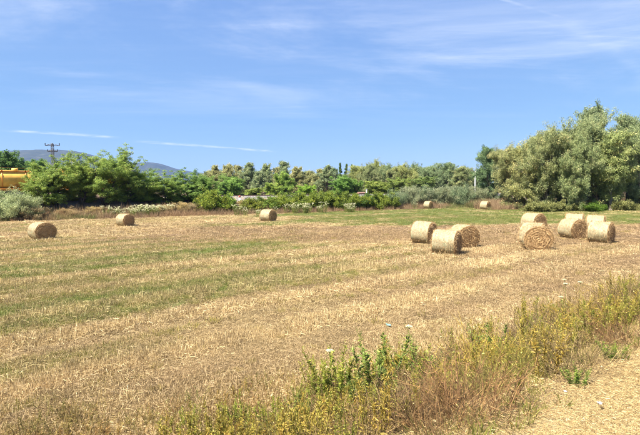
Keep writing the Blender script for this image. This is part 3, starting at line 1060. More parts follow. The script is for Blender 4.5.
# far line of eucalyptus behind the railway
line = [(200, 178, 2), (209, 171, 1), (217, 165.5, 2), (228, 164.5, 1), (239, 165.5, 0), (249.5, 163, 2), (259, 171, 1), (268, 164, 2), (277, 167, 0), (285, 161.5, 0), (298, 167, 2), (311, 171, 1), (321, 169, 0), (326.5, 165.5, 2), (334, 168, 1),
        (358, 166, 1), (367, 164, 1), (378, 160.5, 0), (387, 165, 2), (398, 168, 1), (407.5, 164, 0), (416, 164, 2), (424, 167, 0), (433, 165, 1), (441, 168, 2), (450, 162.5, 0), (459, 167, 2)]
tints = [(1.24, 1.1, 1.0), (1.0, 1.05, 1.05), (1.12, 1.08, 1.0), (0.95, 1.0, 1.05)]
for i, (px, ty, p) in enumerate(line):
    y = 128 + 16 * ((i * 37) % 10) / 10.0
    x = x_at(px, y)
    tn = tints[(i * 5 + p) % 4] if px < 330 else [(1.0, 1.0, 0.9), (1.2, 1.15, 0.85), (0.85, 0.95, 0.95)][(i * 2 + p) % 3]
    kind = ('slim' if px < 330 else 'leafy') + (' brownish' if tn[0] > 1.22 else ' olive' if tn[0] >= 1.0 else ' grey-green')
    pro = SLIM[p] if px < 335 else (EUC[(i + p) % 3])
    place_tree('eucalyptus_tree', pro, kind + ' eucalyptus in the far line behind the railway, %s from the left' % ORD[i], 'tree', x, y, top_h(ty, y, x), 11.3 if px < 335 else 15.3, rnd.uniform(0, 6.28), tn,
               'far line of eucalyptus behind the railway', 1.0, None, 2.6 if px < 335 else 3.1)
# back row that closes the line
for i in range(22):
    px = 205 + i * 13.2 + rnd.uniform(-3, 3)
    y = 152 + rnd.uniform(0, 8)
    x = x_at(px, y)
    ty = 172 + rnd.uniform(-2, 3) if px < 340 else 168.5 + rnd.uniform(-2, 3)
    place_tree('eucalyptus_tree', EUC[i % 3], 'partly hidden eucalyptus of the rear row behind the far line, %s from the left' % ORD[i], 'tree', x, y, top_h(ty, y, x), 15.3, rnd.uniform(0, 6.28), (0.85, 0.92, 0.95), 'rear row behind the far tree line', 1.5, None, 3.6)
for i, (px, ty) in enumerate([(341.5, 163.2), (346, 164.2), (350.5, 164.8)]):
    y = 150.0 + i
    x = x_at(px, y)
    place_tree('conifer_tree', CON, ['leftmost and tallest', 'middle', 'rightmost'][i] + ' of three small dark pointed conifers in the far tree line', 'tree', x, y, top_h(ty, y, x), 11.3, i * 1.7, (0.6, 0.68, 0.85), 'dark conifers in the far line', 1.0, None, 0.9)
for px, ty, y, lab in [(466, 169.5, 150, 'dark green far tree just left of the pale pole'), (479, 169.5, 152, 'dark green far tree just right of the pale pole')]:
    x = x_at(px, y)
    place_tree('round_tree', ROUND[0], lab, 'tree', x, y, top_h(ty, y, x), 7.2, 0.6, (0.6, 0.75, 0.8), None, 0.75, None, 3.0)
# rounder green trees this side of that line
for px, ty, y, p, wd, tint, lab in [
        (233, 177, 112, 0, 1.05, (0.9, 1.05, 0.9), 'round deep green tree above the bare railway bank'),
        (226, 181, 110, 1, 0.9, (0.85, 1.0, 0.9), 'smaller round green tree left of the deep green one'),
        (284, 172.5, 114, 1, 1.0, (1.05, 1.1, 0.9), 'large round bright green tree behind the yellow-green bushes'),
        (272, 183, 108, 0, 0.8, (1.25, 1.2, 1.0), 'low yellow-green tree left of the large round one'),
        (306, 185, 106, 1, 0.9, (1.1, 1.25, 0.75), 'low vivid green tree right of the large round one'),
        (342, 176, 110, 0, 1.0, (0.75, 0.95, 0.8), 'round dark green tree below the three conifers'),
        (354, 180, 112, 1, 0.9, (0.8, 0.95, 0.8), 'smaller round dark green tree beside the red-brown hut'),
        (376, 181, 112, 0, 1.2, (1.1, 1.0, 0.9), 'broad yellowish olive tree right of the red-brown hut'),
        (398, 178, 113, 1, 1.2, (1.05, 0.98, 1.0), 'broad pale olive tree behind the grey shrubs'),
        (424, 177, 114, 0, 1.2, (0.95, 0.92, 1.1), 'broad grey-olive tree above the far left bale'),
        (254, 188, 104, 0, 0.8, (1.1, 1.0, 0.9), 'low olive tree at the right end of the bare railway bank')]:
    x = x_at(px, y)
    place_tree('round_tree', ROUND[p], lab, 'tree', x, y, top_h(ty, y, x), 7.2, rnd.uniform(0, 6.28), tint, 'green trees behind the railway', wd, None, 2.8 * wd)

# feathery trees left, on the foot of the railway bank
for px, ty, p, wd, tint, lab in [
        (42, 165, 0, 0.62, (1.05, 1.02, 0.9), 'feathery green tree hiding the end of the left wagon'),
        (57, 158, 1, 0.85, (1.0, 1.0, 0.9), 'feathery green tree just under the power pylon'),
        (80, 155, 2, 0.9, (1.1, 1.05, 0.9), 'feathery green tree right of the power pylon'),
        (103, 148, 0, 1.0, (1.0, 1.0, 0.9), 'tallest feathery green tree with twigs sticking up, left'),
        (127, 152, 1, 0.95, (1.0, 1.0, 0.9), 'feathery green tree right of the tallest one'),
        (149, 171, 2, 0.85, (1.0, 1.05, 0.9), 'lower feathery tree in front of the small blue hill'),
        (168, 173.5, 0, 0.9, (0.95, 0.98, 0.9), 'spreading green tree below the end of the small hill'),
        (186, 170.5, 1, 0.85, (0.8, 0.9, 0.85), 'dark green arching tree right of the small hill'),
        (203, 171, 2, 0.8, (0.75, 0.88, 0.8), 'dark drooping tree at the right end of the feathery row')]:
    dx, dy, dz = ray(px, 190)
    y = 69.6 / (CA - dx / dy * SA)
    x = x_at(px, y)
    place_tree('feathery_tree', ROB[p], lab, 'tree', x, y, z_at(ty, y) - 0.4, 8.1, rnd.uniform(0, 6.28), tint, 'feathery trees before the railway', wd, 0.35, 3.7 * wd)
for px, ty, y, lab in [(6, 152, 95, 'dark pointed tree at the left picture edge behind the wagon'), (20, 158, 98, 'dark tree behind the wagon, left of the pylon'), (34, 160, 96, 'dark tree just left of the pylon foot'),
                       (-12, 156, 96, 'dark tree beyond the left picture edge'), (72, 164, 97, 'dark tree right of the pylon foot')]:
    x = x_at(px, y)
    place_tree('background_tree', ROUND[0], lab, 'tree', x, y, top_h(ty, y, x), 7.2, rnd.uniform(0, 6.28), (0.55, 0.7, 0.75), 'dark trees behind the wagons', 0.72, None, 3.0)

# bushes along the far field edge
bl = [(213, 190, 66, 'yellow-green'), (221, 194, 66.5, 'bright green'), (254, 198, 69, 'low yellow-green'), (268, 197, 70, 'low green'), (281, 195, 71, 'yellow-green'), (293, 193.5, 72, 'rounded green'), (305, 192.5, 72.5, 'yellow-green'), (317, 193, 73.5, 'rounded green'),
      (329, 192, 74, 'yellow-green'), (341, 191.5, 74.5, 'rounded green'), (352, 193, 75, 'yellow-green'), (363, 194, 75.5, 'dark green'), (376, 193, 76.5, 'yellow-green'), (385, 193, 77, 'rounded green')]
btint = {'yellow-green': (1.2, 1.2, 0.9), 'bright green': (1.0, 1.2, 0.9), 'low yellow-green': (1.25, 1.15, 1.0), 'low green': (0.9, 1.05, 0.9), 'rounded green': (0.95, 1.0, 0.9), 'dark green': (0.6, 0.8, 0.8)}
for i, (px, ty, y, kd) in enumerate(bl):
    x = x_at(px, y)
    place_tree('bush', BUSH[i % 3], kd + ' bush in the hedge at the far field edge, %s from its left end' % ORD[i], 'bush', x, y, top_h(ty, y, x) * 1.02, 3.0, rnd.uniform(0, 6.28), btint[kd], 'yellow-green hedge at the far field edge', 1.12, None, 2.25)
gl = [(396, 190, 79), (406, 187, 82), (418, 186, 84), (430, 186, 85), (442, 187, 85), (452, 186, 85), (461, 184.5, 84), (471, 186, 85), (481, 188, 87), (489, 186, 88)]
for i, (px, ty, y) in enumerate(gl):
    x = x_at(px, y)
    place_tree('grey_bush', GREY[i % 3], 'grey-green willowy bush behind the two far bales, %s from the left' % ORD[i], 'bush', x, y, top_h(ty, y, x), 4.3, rnd.uniform(0, 6.28), (1.0, 1.0, 1.0) if i % 3 else (0.72, 0.85, 0.8),
               'grey-green bushes behind the far bales', 1.1, None, 2.2)
sm = [(8, 190, 54, 0, (1.25, 1.3, 1.15), 'pale grey-green tall bush at the left edge'), (22, 198, 54.5, 1, (1.1, 1.1, 0.95), 'low greyish bush right of the pale one at left'),
      (-10, 188, 55, 1, (1.1, 1.15, 1.0), 'grey-green bush beyond the left picture edge')]
for px, ty, y, p, tint, lab in sm:
    x = x_at(px, y)
    place_tree('grey_bush', GREY[p], lab, 'bush', x, y, top_h(ty, y, x), 4.3, rnd.uniform(0, 6.28), tint, None, 1.0)
ds = [(168, 203.5, 63.5, 'tan dry shrub right of the white flowers'), (181, 202, 65, 'pinkish dry shrub left of the yellow-green corner bush'), (196, 203, 66, 'low tan dry shrub below the dark drooping tree'), (230, 201.5, 67.5, 'dry brown shrub left of the red-topped marker'),
      (240, 200.5, 68.5, 'dry brown shrub in front of the red-topped marker'), (249, 200.5, 69.5, 'dry brown shrub right of the red-topped marker'), (260, 201.5, 70, 'dry brown shrub above the mid-field single bale'), (216, 203, 66, 'dry tan shrub at the foot of the bright green corner bush'),
      (30, 206, 55, 'low dry shrub behind the bale nearest the left edge'), (70, 207, 58, 'low dry shrub left of the white flowers'), (92, 206.5, 60, 'low tan dry shrub beside the white flowers')]
for i, (px, ty, y, lab) in enumerate(ds):
    x = x_at(px, y)
    place_tree('dry_shrub', GREY[i % 3], lab, 'bush', x, y, top_h(ty, y, x), 4.3, rnd.uniform(0, 6.28), [(1.25, 0.85, 0.75), (1.4, 1.0, 0.8), (1.1, 0.8, 0.75)][i % 3], 'dry shrubs before the railway bank', 1.0, None, 1.7)
lb = [(532, 200, 66, 'dark low bush under the left part of the wood'), (545, 202, 65, 'small grey bush behind the triple bale pile'), (560, 200, 66, 'grey bush behind the leftmost single bale of the right group'),
      (622, 200, 66, 'grey-green low bush near the right edge'), (637, 202, 66, 'low grey bush at the right picture edge'), (580, 202, 66, 'dark low bush behind the bale pair')]
for i, (px, ty, y, lab) in enumerate(lb):
    x = x_at(px, y)
    place_tree('low_bush', LOW[i % 2], lab, 'bush', x, y, top_h(ty, y, x), 1.55, rnd.uniform(0, 6.28), (0.85, 0.8, 0.5), None, 1.3)
x = x_at(596, 64.5)
place_tree('low_bush', BUSH[1], 'small bright green bush in front of the right wood', 'bush', x, 64.5, top_h(202, 64.5, x), 3.0, 0.4, (0.62, 0.85, 0.55), None, 1.6)


# ------------------------------------------------------------------ hay bales
def bale_mats():
    m, t = new_mat('net_wrap')
    tc = t.n('ShaderNodeTexCoord')
    P = tc.outputs['Object']
    f = t.noise(P, 7.0, 6, 0.65)
    f2 = t.noise(P, 45.0, 3, 0.7)
    c = t.ramp(f, [(0.28, (0.20, 0.155, 0.075)), (0.43, (0.31, 0.26, 0.145)), (0.60, (0.40, 0.365, 0.225)), (0.76, (0.34, 0.36, 0.20))])
    c = t.mix(t.smooth(f2, 0.42, 0.72), c, (0.22, 0.15, 0.07))
    sx = t.n('ShaderNodeSeparateXYZ', {0: P}).outputs[0]
    wv = t.n('ShaderNodeMapping', {'Vector': P, 'Scale': (26, 1.2, 1.2)}).outputs[0]
    f3 = t.noise(wv, 1.0, 4, 0.6, 0.4)
    c = t.mix(t.math('MULTIPLY', t.smooth(f3, 0.45, 0.62), 0.55), c, (0.20, 0.15, 0.075))
    f4 = t.noise(P, 2.4, 4, 0.6)
    c = t.mix(t.math('MULTIPLY', t.smooth(f4, 0.52, 0.70), 0.5), c, (0.30, 0.33, 0.19))
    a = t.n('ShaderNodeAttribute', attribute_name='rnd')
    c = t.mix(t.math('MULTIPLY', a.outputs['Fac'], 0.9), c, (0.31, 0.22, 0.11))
    bp = t.n('ShaderNodeBump', {'Strength': 0.5, 'Distance': 0.03, 'Height': f2})
    bs = t.n('ShaderNodeBsdfPrincipled', {'Base Color': c, 'Roughness': 0.55, 'Specular IOR Level': 0.35, 'Normal': bp.outputs[0]})
    t.n('ShaderNodeOutputMaterial', {'Surface': bs.outputs[0]})
    M['net'] = m
    m, t = new_mat('bale_end_straw')
    tc = t.n('ShaderNodeTexCoord')
    P = tc.outputs['Object']
    sp = t.n('ShaderNodeSeparateXYZ', {0: P})
    r = t.math('SQRT', t.math('ADD', t.math('MULTIPLY', sp.outputs[1], sp.outputs[1]), t.math('MULTIPLY', sp.outputs[2], sp.outputs[2])))
    an = t.math('ARCTAN2', sp.outputs[1], sp.outputs[2])
    vec = t.n('ShaderNodeCombineXYZ', {0: t.math('MULTIPLY', r, 9.0), 1: t.math('MULTIPLY', an, 1.6), 2: sp.outputs[0]}).outputs[0]
    f = t.noise(vec, 2.2, 6, 0.7, 0.6)
    f2 = t.noise(P, 30.0, 4, 0.7)
    ff = t.math('ADD', t.math('MULTIPLY', f, 0.6), t.math('MULTIPLY', f2, 0.4))
    c = t.ramp(ff, [(0.30, (0.13, 0.07, 0.03)), (0.44, (0.34, 0.205, 0.085)), (0.56, (0.55, 0.36, 0.16)), (0.70, (0.72, 0.52, 0.27))])
    bp = t.n('ShaderNodeBump', {'Strength': 1.0, 'Distance': 0.06, 'Height': ff})
    bs = t.n('ShaderNodeBsdfPrincipled', {'Base Color': c, 'Roughness': 0.85, 'Normal': bp.outputs[0]})
    t.n('ShaderNodeOutputMaterial', {'Surface': bs.outputs[0]})
    M['bale_end'] = m
    M['bale_straw'] = leaf_mat('bale_straw_stem', [(0, (0.15, 0.08, 0.035)), (0.5, (0.42, 0.27, 0.12)), (1, (0.70, 0.50, 0.25))], 0.15, 0.7, tint=False)


bale_mats()


def make_bale(seed, Rb=0.64, Lb=1.2):
    """round bale lying on the ground: axis along x, origin on the ground"""
    rng = np.random.default_rng(seed)
    K = 64
    ang = np.arange(K) / K * 2 * np.pi

    def radius(x, a):
        r = Rb * (1 + 0.012 * np.sin(3 * a + seed) + 0.010 * np.sin(7 * a + 2 * seed + x * 3) + 0.02 * (fbm(x * 2.2 + 9, np.cos(a) * 2 + np.sin(a) * 1.3 + 7, seed, 3) - 0.5) * 2)
        r = r * (1 - 0.025 * np.abs(x / (Lb / 2)) ** 4)
        return r

    def shape(x, r, a):
        y = r * np.sin(a) * 1.015
        z = r * np.cos(a)
        low = z < -0.90 * Rb
        z = np.where(low, -0.90 * Rb + (z + 0.90 * Rb) * 0.35, z)      # sits flat under its own weight
        return np.stack([x, y, z + Rb * 0.935], -1)
    # net wrapped mantle
    xs = np.linspace(-Lb / 2, Lb / 2, 30)
    X, A = np.meshgrid(xs, ang, indexing='ij')
    V = shape(X, radius(X, A) + 0.006 * np.sin(X * 50) * 0.4, A)
    i = np.arange(V.shape[0] * K).reshape(-1, K)
    F = np.stack([i[:-1], i[1:], np.roll(i[1:], -1, 1), np.roll(i[:-1], -1, 1)], -1).reshape(-1, 4)
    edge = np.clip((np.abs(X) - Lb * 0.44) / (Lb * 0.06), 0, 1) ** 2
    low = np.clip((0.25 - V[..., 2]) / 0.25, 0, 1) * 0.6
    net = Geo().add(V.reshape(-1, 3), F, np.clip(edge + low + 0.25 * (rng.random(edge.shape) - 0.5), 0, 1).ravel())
    # two ends with rolled relief and loose straw
    ends = []
    for s in (-1, 1):
        g = Geo()
        rr = np.linspace(0.0, 1.0, 34)
        Rr, A = np.meshgrid(rr, ang, indexing='ij')
        x0 = s * (Lb / 2 + 0.035 * (1 - Rr ** 3) + 0.012 * np.sin(Rr * 34 + A + 2.5 * fbm(Rr * 4, np.cos(A) * 2 + np.sin(A) + 5, seed, 2)) * (Rr < 0.97) + 0.05 * (fbm(Rr * 6 + s, np.cos(A) * 3 + np.sin(A) * 2 + 9, seed + 5, 3) - 0.5) * (Rr < 0.98) - 0.008 * (Rr > 0.985))
        V = shape(x0, radius(np.full_like(A, s * Lb / 2), A) * np.maximum(Rr, 0.004), A)
        i = np.arange(V.shape[0] * K).reshape(-1, K)
        F = np.stack([i[:-1], np.roll(i[:-1], -1, 1), np.roll(i[1:], -1, 1), i[1:]], -1).reshape(-1, 4)
        g.add(V.reshape(-1, 3), F if s > 0 else F[:, ::-1], 0.5, 0)
        n = 2400
        a = rng.uniform(0, 6.283, n)
        r = Rb * np.sqrt(rng.uniform(0, 1, n)) * 0.99
        C = shape(np.full(n, s * (Lb / 2 + 0.01)), r, a)
        tang = np.stack([np.zeros(n), np.cos(a), -np.sin(a)], -1) * rng.choice([-1, 1], n)[:, None]
        d = norm(tang + rng.normal(0, 0.75, (n, 3)) + np.array([s, 0, 0]) * rng.uniform(0.0, 0.45, (n, 1)))
        Pn = np.stack([C, C + d * 0.06, C + d * rng.uniform(0.08, 0.18, (n, 1)) + np.array([s * 0.01, 0, -0.02])], 1)
        Pn[:, :, 0] = s * np.maximum(s * Pn[:, :, 0], Lb / 2 - 0.01)
        Pn[:, :, 2] = np.maximum(Pn[:, :, 2], 0.01)
        W = np.repeat(rng.uniform(0.004, 0.010, n)[:, None], 3, 1)
        V, F = ribbons(Pn, W, norm(np.cross(d, rng.normal(0, 1, (n, 3)))))
        g.add(V, F, np.repeat(rng.uniform(0, 1, n), 6), 1)
        ends.append(g.mesh('straw_end', [M['bale_end'], M['bale_straw']], smooth=False))
    # loose stems poking through the net and lying round the foot
    n = 1700
    g = Geo()
    a = rng.uniform(0, 6.283, n)
    x = rng.uniform(-Lb / 2, Lb / 2, n)
    C = shape(x, radius(x, a) - 0.003, a)
    nrm = np.stack([np.zeros(n), np.sin(a), np.cos(a)], -1)
    d = norm(nrm * rng.uniform(0.08, 0.5, (n, 1)) + rng.normal(0, 0.6, (n, 3)))
    d = norm(d - nrm * np.minimum((d * nrm).sum(1, keepdims=True) - 0.06, 0))
    Pn = np.stack([C, C + d * 0.04, C + d * rng.uniform(0.06, 0.14, (n, 1))], 1)
    V, F = ribbons(Pn, np.repeat(rng.uniform(0.004, 0.009, n)[:, None], 3, 1), norm(np.cross(d, nrm)))
    g.add(V, F, np.repeat(rng.uniform(0.2, 1, n), 6))
    n = 500
    x = rng.uniform(-Lb * 0.75, Lb * 0.75, n)
    y = rng.normal(0, 0.35, n)
    C = np.stack([x, y, rng.uniform(0.0, 0.07, n)], -1)
    d = norm(np.stack([rng.normal(0, 1, n), rng.normal(0, 1, n), rng.uniform(-0.1, 0.5, n)], -1))
    Pn = np.stack([C, C + d * 0.1, C + d * 0.2 + np.array([0, 0, -0.02])], 1)
    V, F = ribbons(Pn, np.full((n, 3), 0.010), norm(np.cross(d, rng.normal(0, 1, (n, 3)))))
    g.add(V, F, np.repeat(rng.uniform(0, 1, n), 6))
    return net.mesh('net_wrap', M['net'], smooth=True), ends, g.mesh('loose_straw', M['bale_straw'])


BALES = [make_bale(300 + i) for i in range(4)]
# px centre, base py, height px, share of the end that shows, label
bales = [
    (42.5, 240.6, 18.6, 0.93, 'round straw bale nearest the left edge, alone on the stubble'),
    (125.3, 226.8, 12.8, 0.82, 'small-looking round bale in front of the white flowers, left'),
    (268.3, 222.0, 12.2, 0.62, 'single round bale in front of the bushes, mid-field left of centre'),
    (424.0, 244.0, 22.0, 0.42, 'left and rear bale of the central group of three'),
    (446.3, 255.6, 26.6, 0.27, 'nearest bale of the central three, pale net side to the camera'),
    (463.5, 248.0, 23.0, 0.83, 'right bale of the central three, brown end to the camera'),
    (428.2, 209.2, 7.6, 0.5, 'far bale against the grey-green bushes, left of the far pair'),
    (485.2, 209.9, 8.4, 0.45, 'far bale at the edge of the green strip, below the slender dark tree'),
    (533.3, 232.0, 18.6, 0.62, 'rearmost bale of the pile of three, only its top showing'),
    (534.2, 245.8, 22.6, 0.50, 'middle bale of the pile of three, hidden by the front one'),
    (535.6, 250.8, 25.4, 0.97, 'front bale of the pile of three, round straw end to the camera'),
    (572.2, 239.2, 20.4, 0.68, 'bale right of the pile of three, half end half net showing'),
    (574.2, 231.2, 17.8, 0.06, 'rear bale, pale net side showing above the half-turned bale'),
    (600.8, 243.6, 21.8, 0.30, 'front bale of the rightmost pair, dark end at its right'),
    (595.3, 233.4, 17.8, 0.08, 'rear bale of the rightmost pair, only its pale top showing'),
]
for i, (px, by, hpx, c, lab) in enumerate(bales):
    x, y, z = ground_at(px, by - 0.4)
    y += 0.25
    x = x_at(px, y, by)
    z = hz(x, y)
    D = hpx * y / FPX
    ph = math.atan2(x, y)
    s = math.sqrt(1 - c * c)
    nx = -c * math.sin(ph) + s * math.cos(ph)
    ny = -c * math.cos(ph) - s * math.sin(ph)
    rz = math.atan2(ny, nx)
    sc = D / 1.235
    b = thing('hay_bale', lab, 'hay bale', (x, y, z - 0.03), (0, 0, rz), (sc * (0.95 if i < 3 else 0.84) * rnd.uniform(0.97, 1.03), sc * rnd.uniform(1.0, 1.07), sc * rnd.uniform(0.96, 1.01)), 'round hay bales on the field')
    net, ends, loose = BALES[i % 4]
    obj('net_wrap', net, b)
    obj('straw_end', ends[1], b)
    obj('straw_end', ends[0], b)
    obj('loose_straw', loose, b, kind='stuff')


# ------------------------------------------------------------------ grass, straw and weeds laid over the ground
def scatter(name, label, protos, pts, rotz, scl, tint, var):
    """protos: list of meshes; instances on the points of one mesh (uncountable cover)"""
    col = bpy.data.collections.new(name + '_tufts')
    for k, me in enumerate(protos):
        o = bpy.data.objects.new('%s_tuft_%02d' % (name, k), me)
        col.objects.link(o)
    me = bpy.data.meshes.new(name)
    n = len(pts)
    me.vertices.add(n)
    me.vertices.foreach_set('co', np.asarray(pts, np.float32).ravel())
    for nm, ty, key, val in (('rotz', 'FLOAT', 'value', rotz), ('scl', 'FLOAT_VECTOR', 'vector', scl), ('tint', 'FLOAT_COLOR', 'color', np.concatenate([tint, np.ones((n, 1))], 1)), ('var', 'INT', 'value', var)):
        a = me.attributes.new(nm, ty, 'POINT')
        a.data.foreach_set(key, np.asarray(val, np.int32 if ty == 'INT' else np.float32).ravel())
    me.materials.append(protos[0].materials[0])
    o = obj(name, me, kind='stuff', label=label)
    ng = bpy.data.node_groups.new(name, 'GeometryNodeTree')
    ng.interface.new_socket('Geometry', in_out='INPUT', socket_type='NodeSocketGeometry')
    ng.interface.new_socket('Geometry', in_out='OUTPUT', socket_type='NodeSocketGeometry')
    N = ng.nodes
    gi, go = N.new('NodeGroupInput'), N.new('NodeGroupOutput')
    ci = N.new('GeometryNodeCollectionInfo')
    ci.inputs['Collection'].default_value = col
    ci.inputs['Separate Children'].default_value = True
    ci.inputs['Reset Children'].default_value = True
    iop = N.new('GeometryNodeInstanceOnPoints')
    iop.inputs['Pick Instance'].default_value = True

    def attr(nm, ty):
        nd = N.new('GeometryNodeInputNamedAttribute')
        nd.data_type = ty
        nd.inputs['Name'].default_value = nm
        return nd.outputs['Attribute']
    comb = N.new('ShaderNodeCombineXYZ')
    L = ng.links
    L.new(attr('rotz', 'FLOAT'), comb.inputs[2])
    L.new(gi.outputs[0], iop.inputs['Points'])
    L.new(ci.outputs[0], iop.inputs['Instance'])
    L.new(attr('var', 'INT'), iop.inputs['Instance Index'])
    e2r = N.new('FunctionNodeEulerToRotation')
    L.new(comb.outputs[0], e2r.inputs[0])
    L.new(e2r.outputs[0], iop.inputs['Rotation'])
    L.new(attr('scl', 'FLOAT_VECTOR'), iop.inputs['Scale'])
    L.new(iop.outputs[0], go.inputs[0])
    md = o.modifiers.new('tufts', 'NODES')
    md.node_group = ng
    return o


def straw_patch(seed, n_lie, n_up, R, lie_len=(0.10, 0.34), up_len=(0.04, 0.13), w=(0.003, 0.006), mat='straw', up_el=(50, 88), lie_el=(-2, 22)):
    rng = np.random.default_rng(seed)
    g = Geo()
    for n, ln, el, cur in ((n_lie, lie_len, lie_el, -0.25), (n_up, up_len, up_el, -0.08)):
        if n == 0:
            continue
        a = rng.uniform(0, 6.283, n)
        r = R * np.sqrt(rng.uniform(0, 1, n))
        st = np.stack([np.cos(a) * r, np.sin(a) * r, rng.uniform(-0.012, 0.035 if el is lie_el else 0.0, n)], -1)
        d = unit(rng.uniform(0, 6.283, n), np.radians(rng.uniform(*el, n)))
        L = rng.uniform(*ln, n)
        P = polyline(st, d, L, 3, cur, rng, 0.10)
        P[:, :, 2] = np.maximum(P[:, :, 2], 0.004)
        W = rng.uniform(*w, n)[:, None] * np.array([1, 1, 0.6])[None]
        V, F = ribbons(P, W, np.cross(d, rng.normal(0, 1, (n, 3))))
        g.add(V, F, np.repeat(np.clip(rng.beta(2.2, 1.8, n), 0, 1), 6))
    return g.mesh('straw_patch', M[mat])


def grass_tuft(seed, n, R, ln, w, mat='grass', el=(45, 88), curl=-0.2):
    rng = np.random.default_rng(seed)
    a = rng.uniform(0, 6.283, n)
    r = R * rng.uniform(0, 1, n) ** 0.7
    st = np.stack([np.cos(a) * r, np.sin(a) * r, np.full(n, -0.01)], -1)
    d = unit(a + rng.normal(0, 0.9, n), np.radians(rng.uniform(*el, n)))
    P = polyline(st, d, rng.uniform(*ln, n), 4, curl, rng, 0.10)
    P[:, :, 2] = np.maximum(P[:, :, 2], -0.01)
    W = rng.uniform(*w, n)[:, None] * np.array([0.8, 1, 0.8, 0.15])[None]
    V, F = ribbons(P, W, np.cross(d, rng.normal(0, 1, (n, 3))))
    return Geo().add(V, F, np.repeat(np.clip(rng.beta(2, 2, n), 0, 1), 8)).mesh('grass_tuft', M[mat])


def leafy_tuft(seed, n_stem, R, h, leaf, per, mat):
    rng = np.random.default_rng(seed)
    g = Geo()
    a = rng.uniform(0, 6.283, n_stem)
    st = np.stack([np.cos(a), np.sin(a), np.zeros(n_stem)], -1) * (R * np.sqrt(rng.uniform(0, 1, n_stem)))[:, None]
    d = unit(rng.uniform(0, 6.283, n_stem), np.radians(rng.uniform(50, 88, n_stem)))
    ln = h * rng.uniform(0.5, 1.1, n_stem)
    P = polyline(st, d, ln, 5, 0.0, rng, 0.14)
    V, F = ribbons(P, np.full((n_stem, 5), 0.005), np.cross(d, rng.normal(0, 1, (n_stem, 3))))
    g.add(V, F, np.repeat(rng.uniform(0.3, 1, n_stem), 10))
    ii = np.repeat(np.arange(n_stem), per)
    f = rng.uniform(0.15, 1, n_stem * per) * 4
    i0 = np.minimum(f.astype(int), 3)
    C = P[ii, i0] + (P[ii, i0 + 1] - P[ii, i0]) * (f - i0)[:, None]
    D = unit(rng.uniform(0, 6.283, len(C)), np.radians(rng.uniform(-10, 60, len(C))))
    V, F = leaves(C, D, rng.normal(0, 0.5, (len(C), 3)) + np.array([0, 0, 1.0]), leaf[0] * rng.uniform(0.5, 1.3, len(C)), leaf[1] * rng.uniform(0.6, 1.3, len(C)))
    g.add(V, F, np.repeat(np.clip(rng.beta(2, 2, len(C)), 0, 1), 4))
    return g.mesh('leafy_tuft', M[mat])


R0 = np.random.default_rng(5)


def sector(d0, d1, spacing, margin=3.0, half=0.80):
    """jittered points in the part of the ground that the camera and a step beside it can see"""
    ys = np.arange(d0 * 0.5, d1, spacing)
    xs = np.arange(-d1 * half - margin, d1 * half + margin, spacing)
    X, Y = np.meshgrid(xs, ys)
    X = X.ravel() + R0.uniform(-0.6, 0.6, X.size) * spacing
    Y = Y.ravel() + R0.uniform(-0.6, 0.6, Y.size) * spacing
    d = np.hypot(X, Y)
    k = (d > d0) & (d < d1) & (np.abs(X) < Y * half + margin)
    return X[k], Y[k]


def straw_tint(g, s, b, n):
    base = np.array([1.0, 0.93, 0.82])[None] * np.ones((n, 1))
    pale = np.array([1.45, 1.38, 1.26])
    brn = np.array([0.82, 0.70, 0.63])
    grn = np.array([0.80, 0.86, 0.58])
    t = base * (1 - s[:, None]) + pale * s[:, None]
    t = t * (1 - 0.75 * b[:, None]) + brn * 0.75 * b[:, None]
    t = t * (1 - 0.6 * g[:, None]) + grn * 0.6 * g[:, None]
    return np.clip(t * R0.uniform(0.74, 1.24, (n, 1)), 0, 2.2)


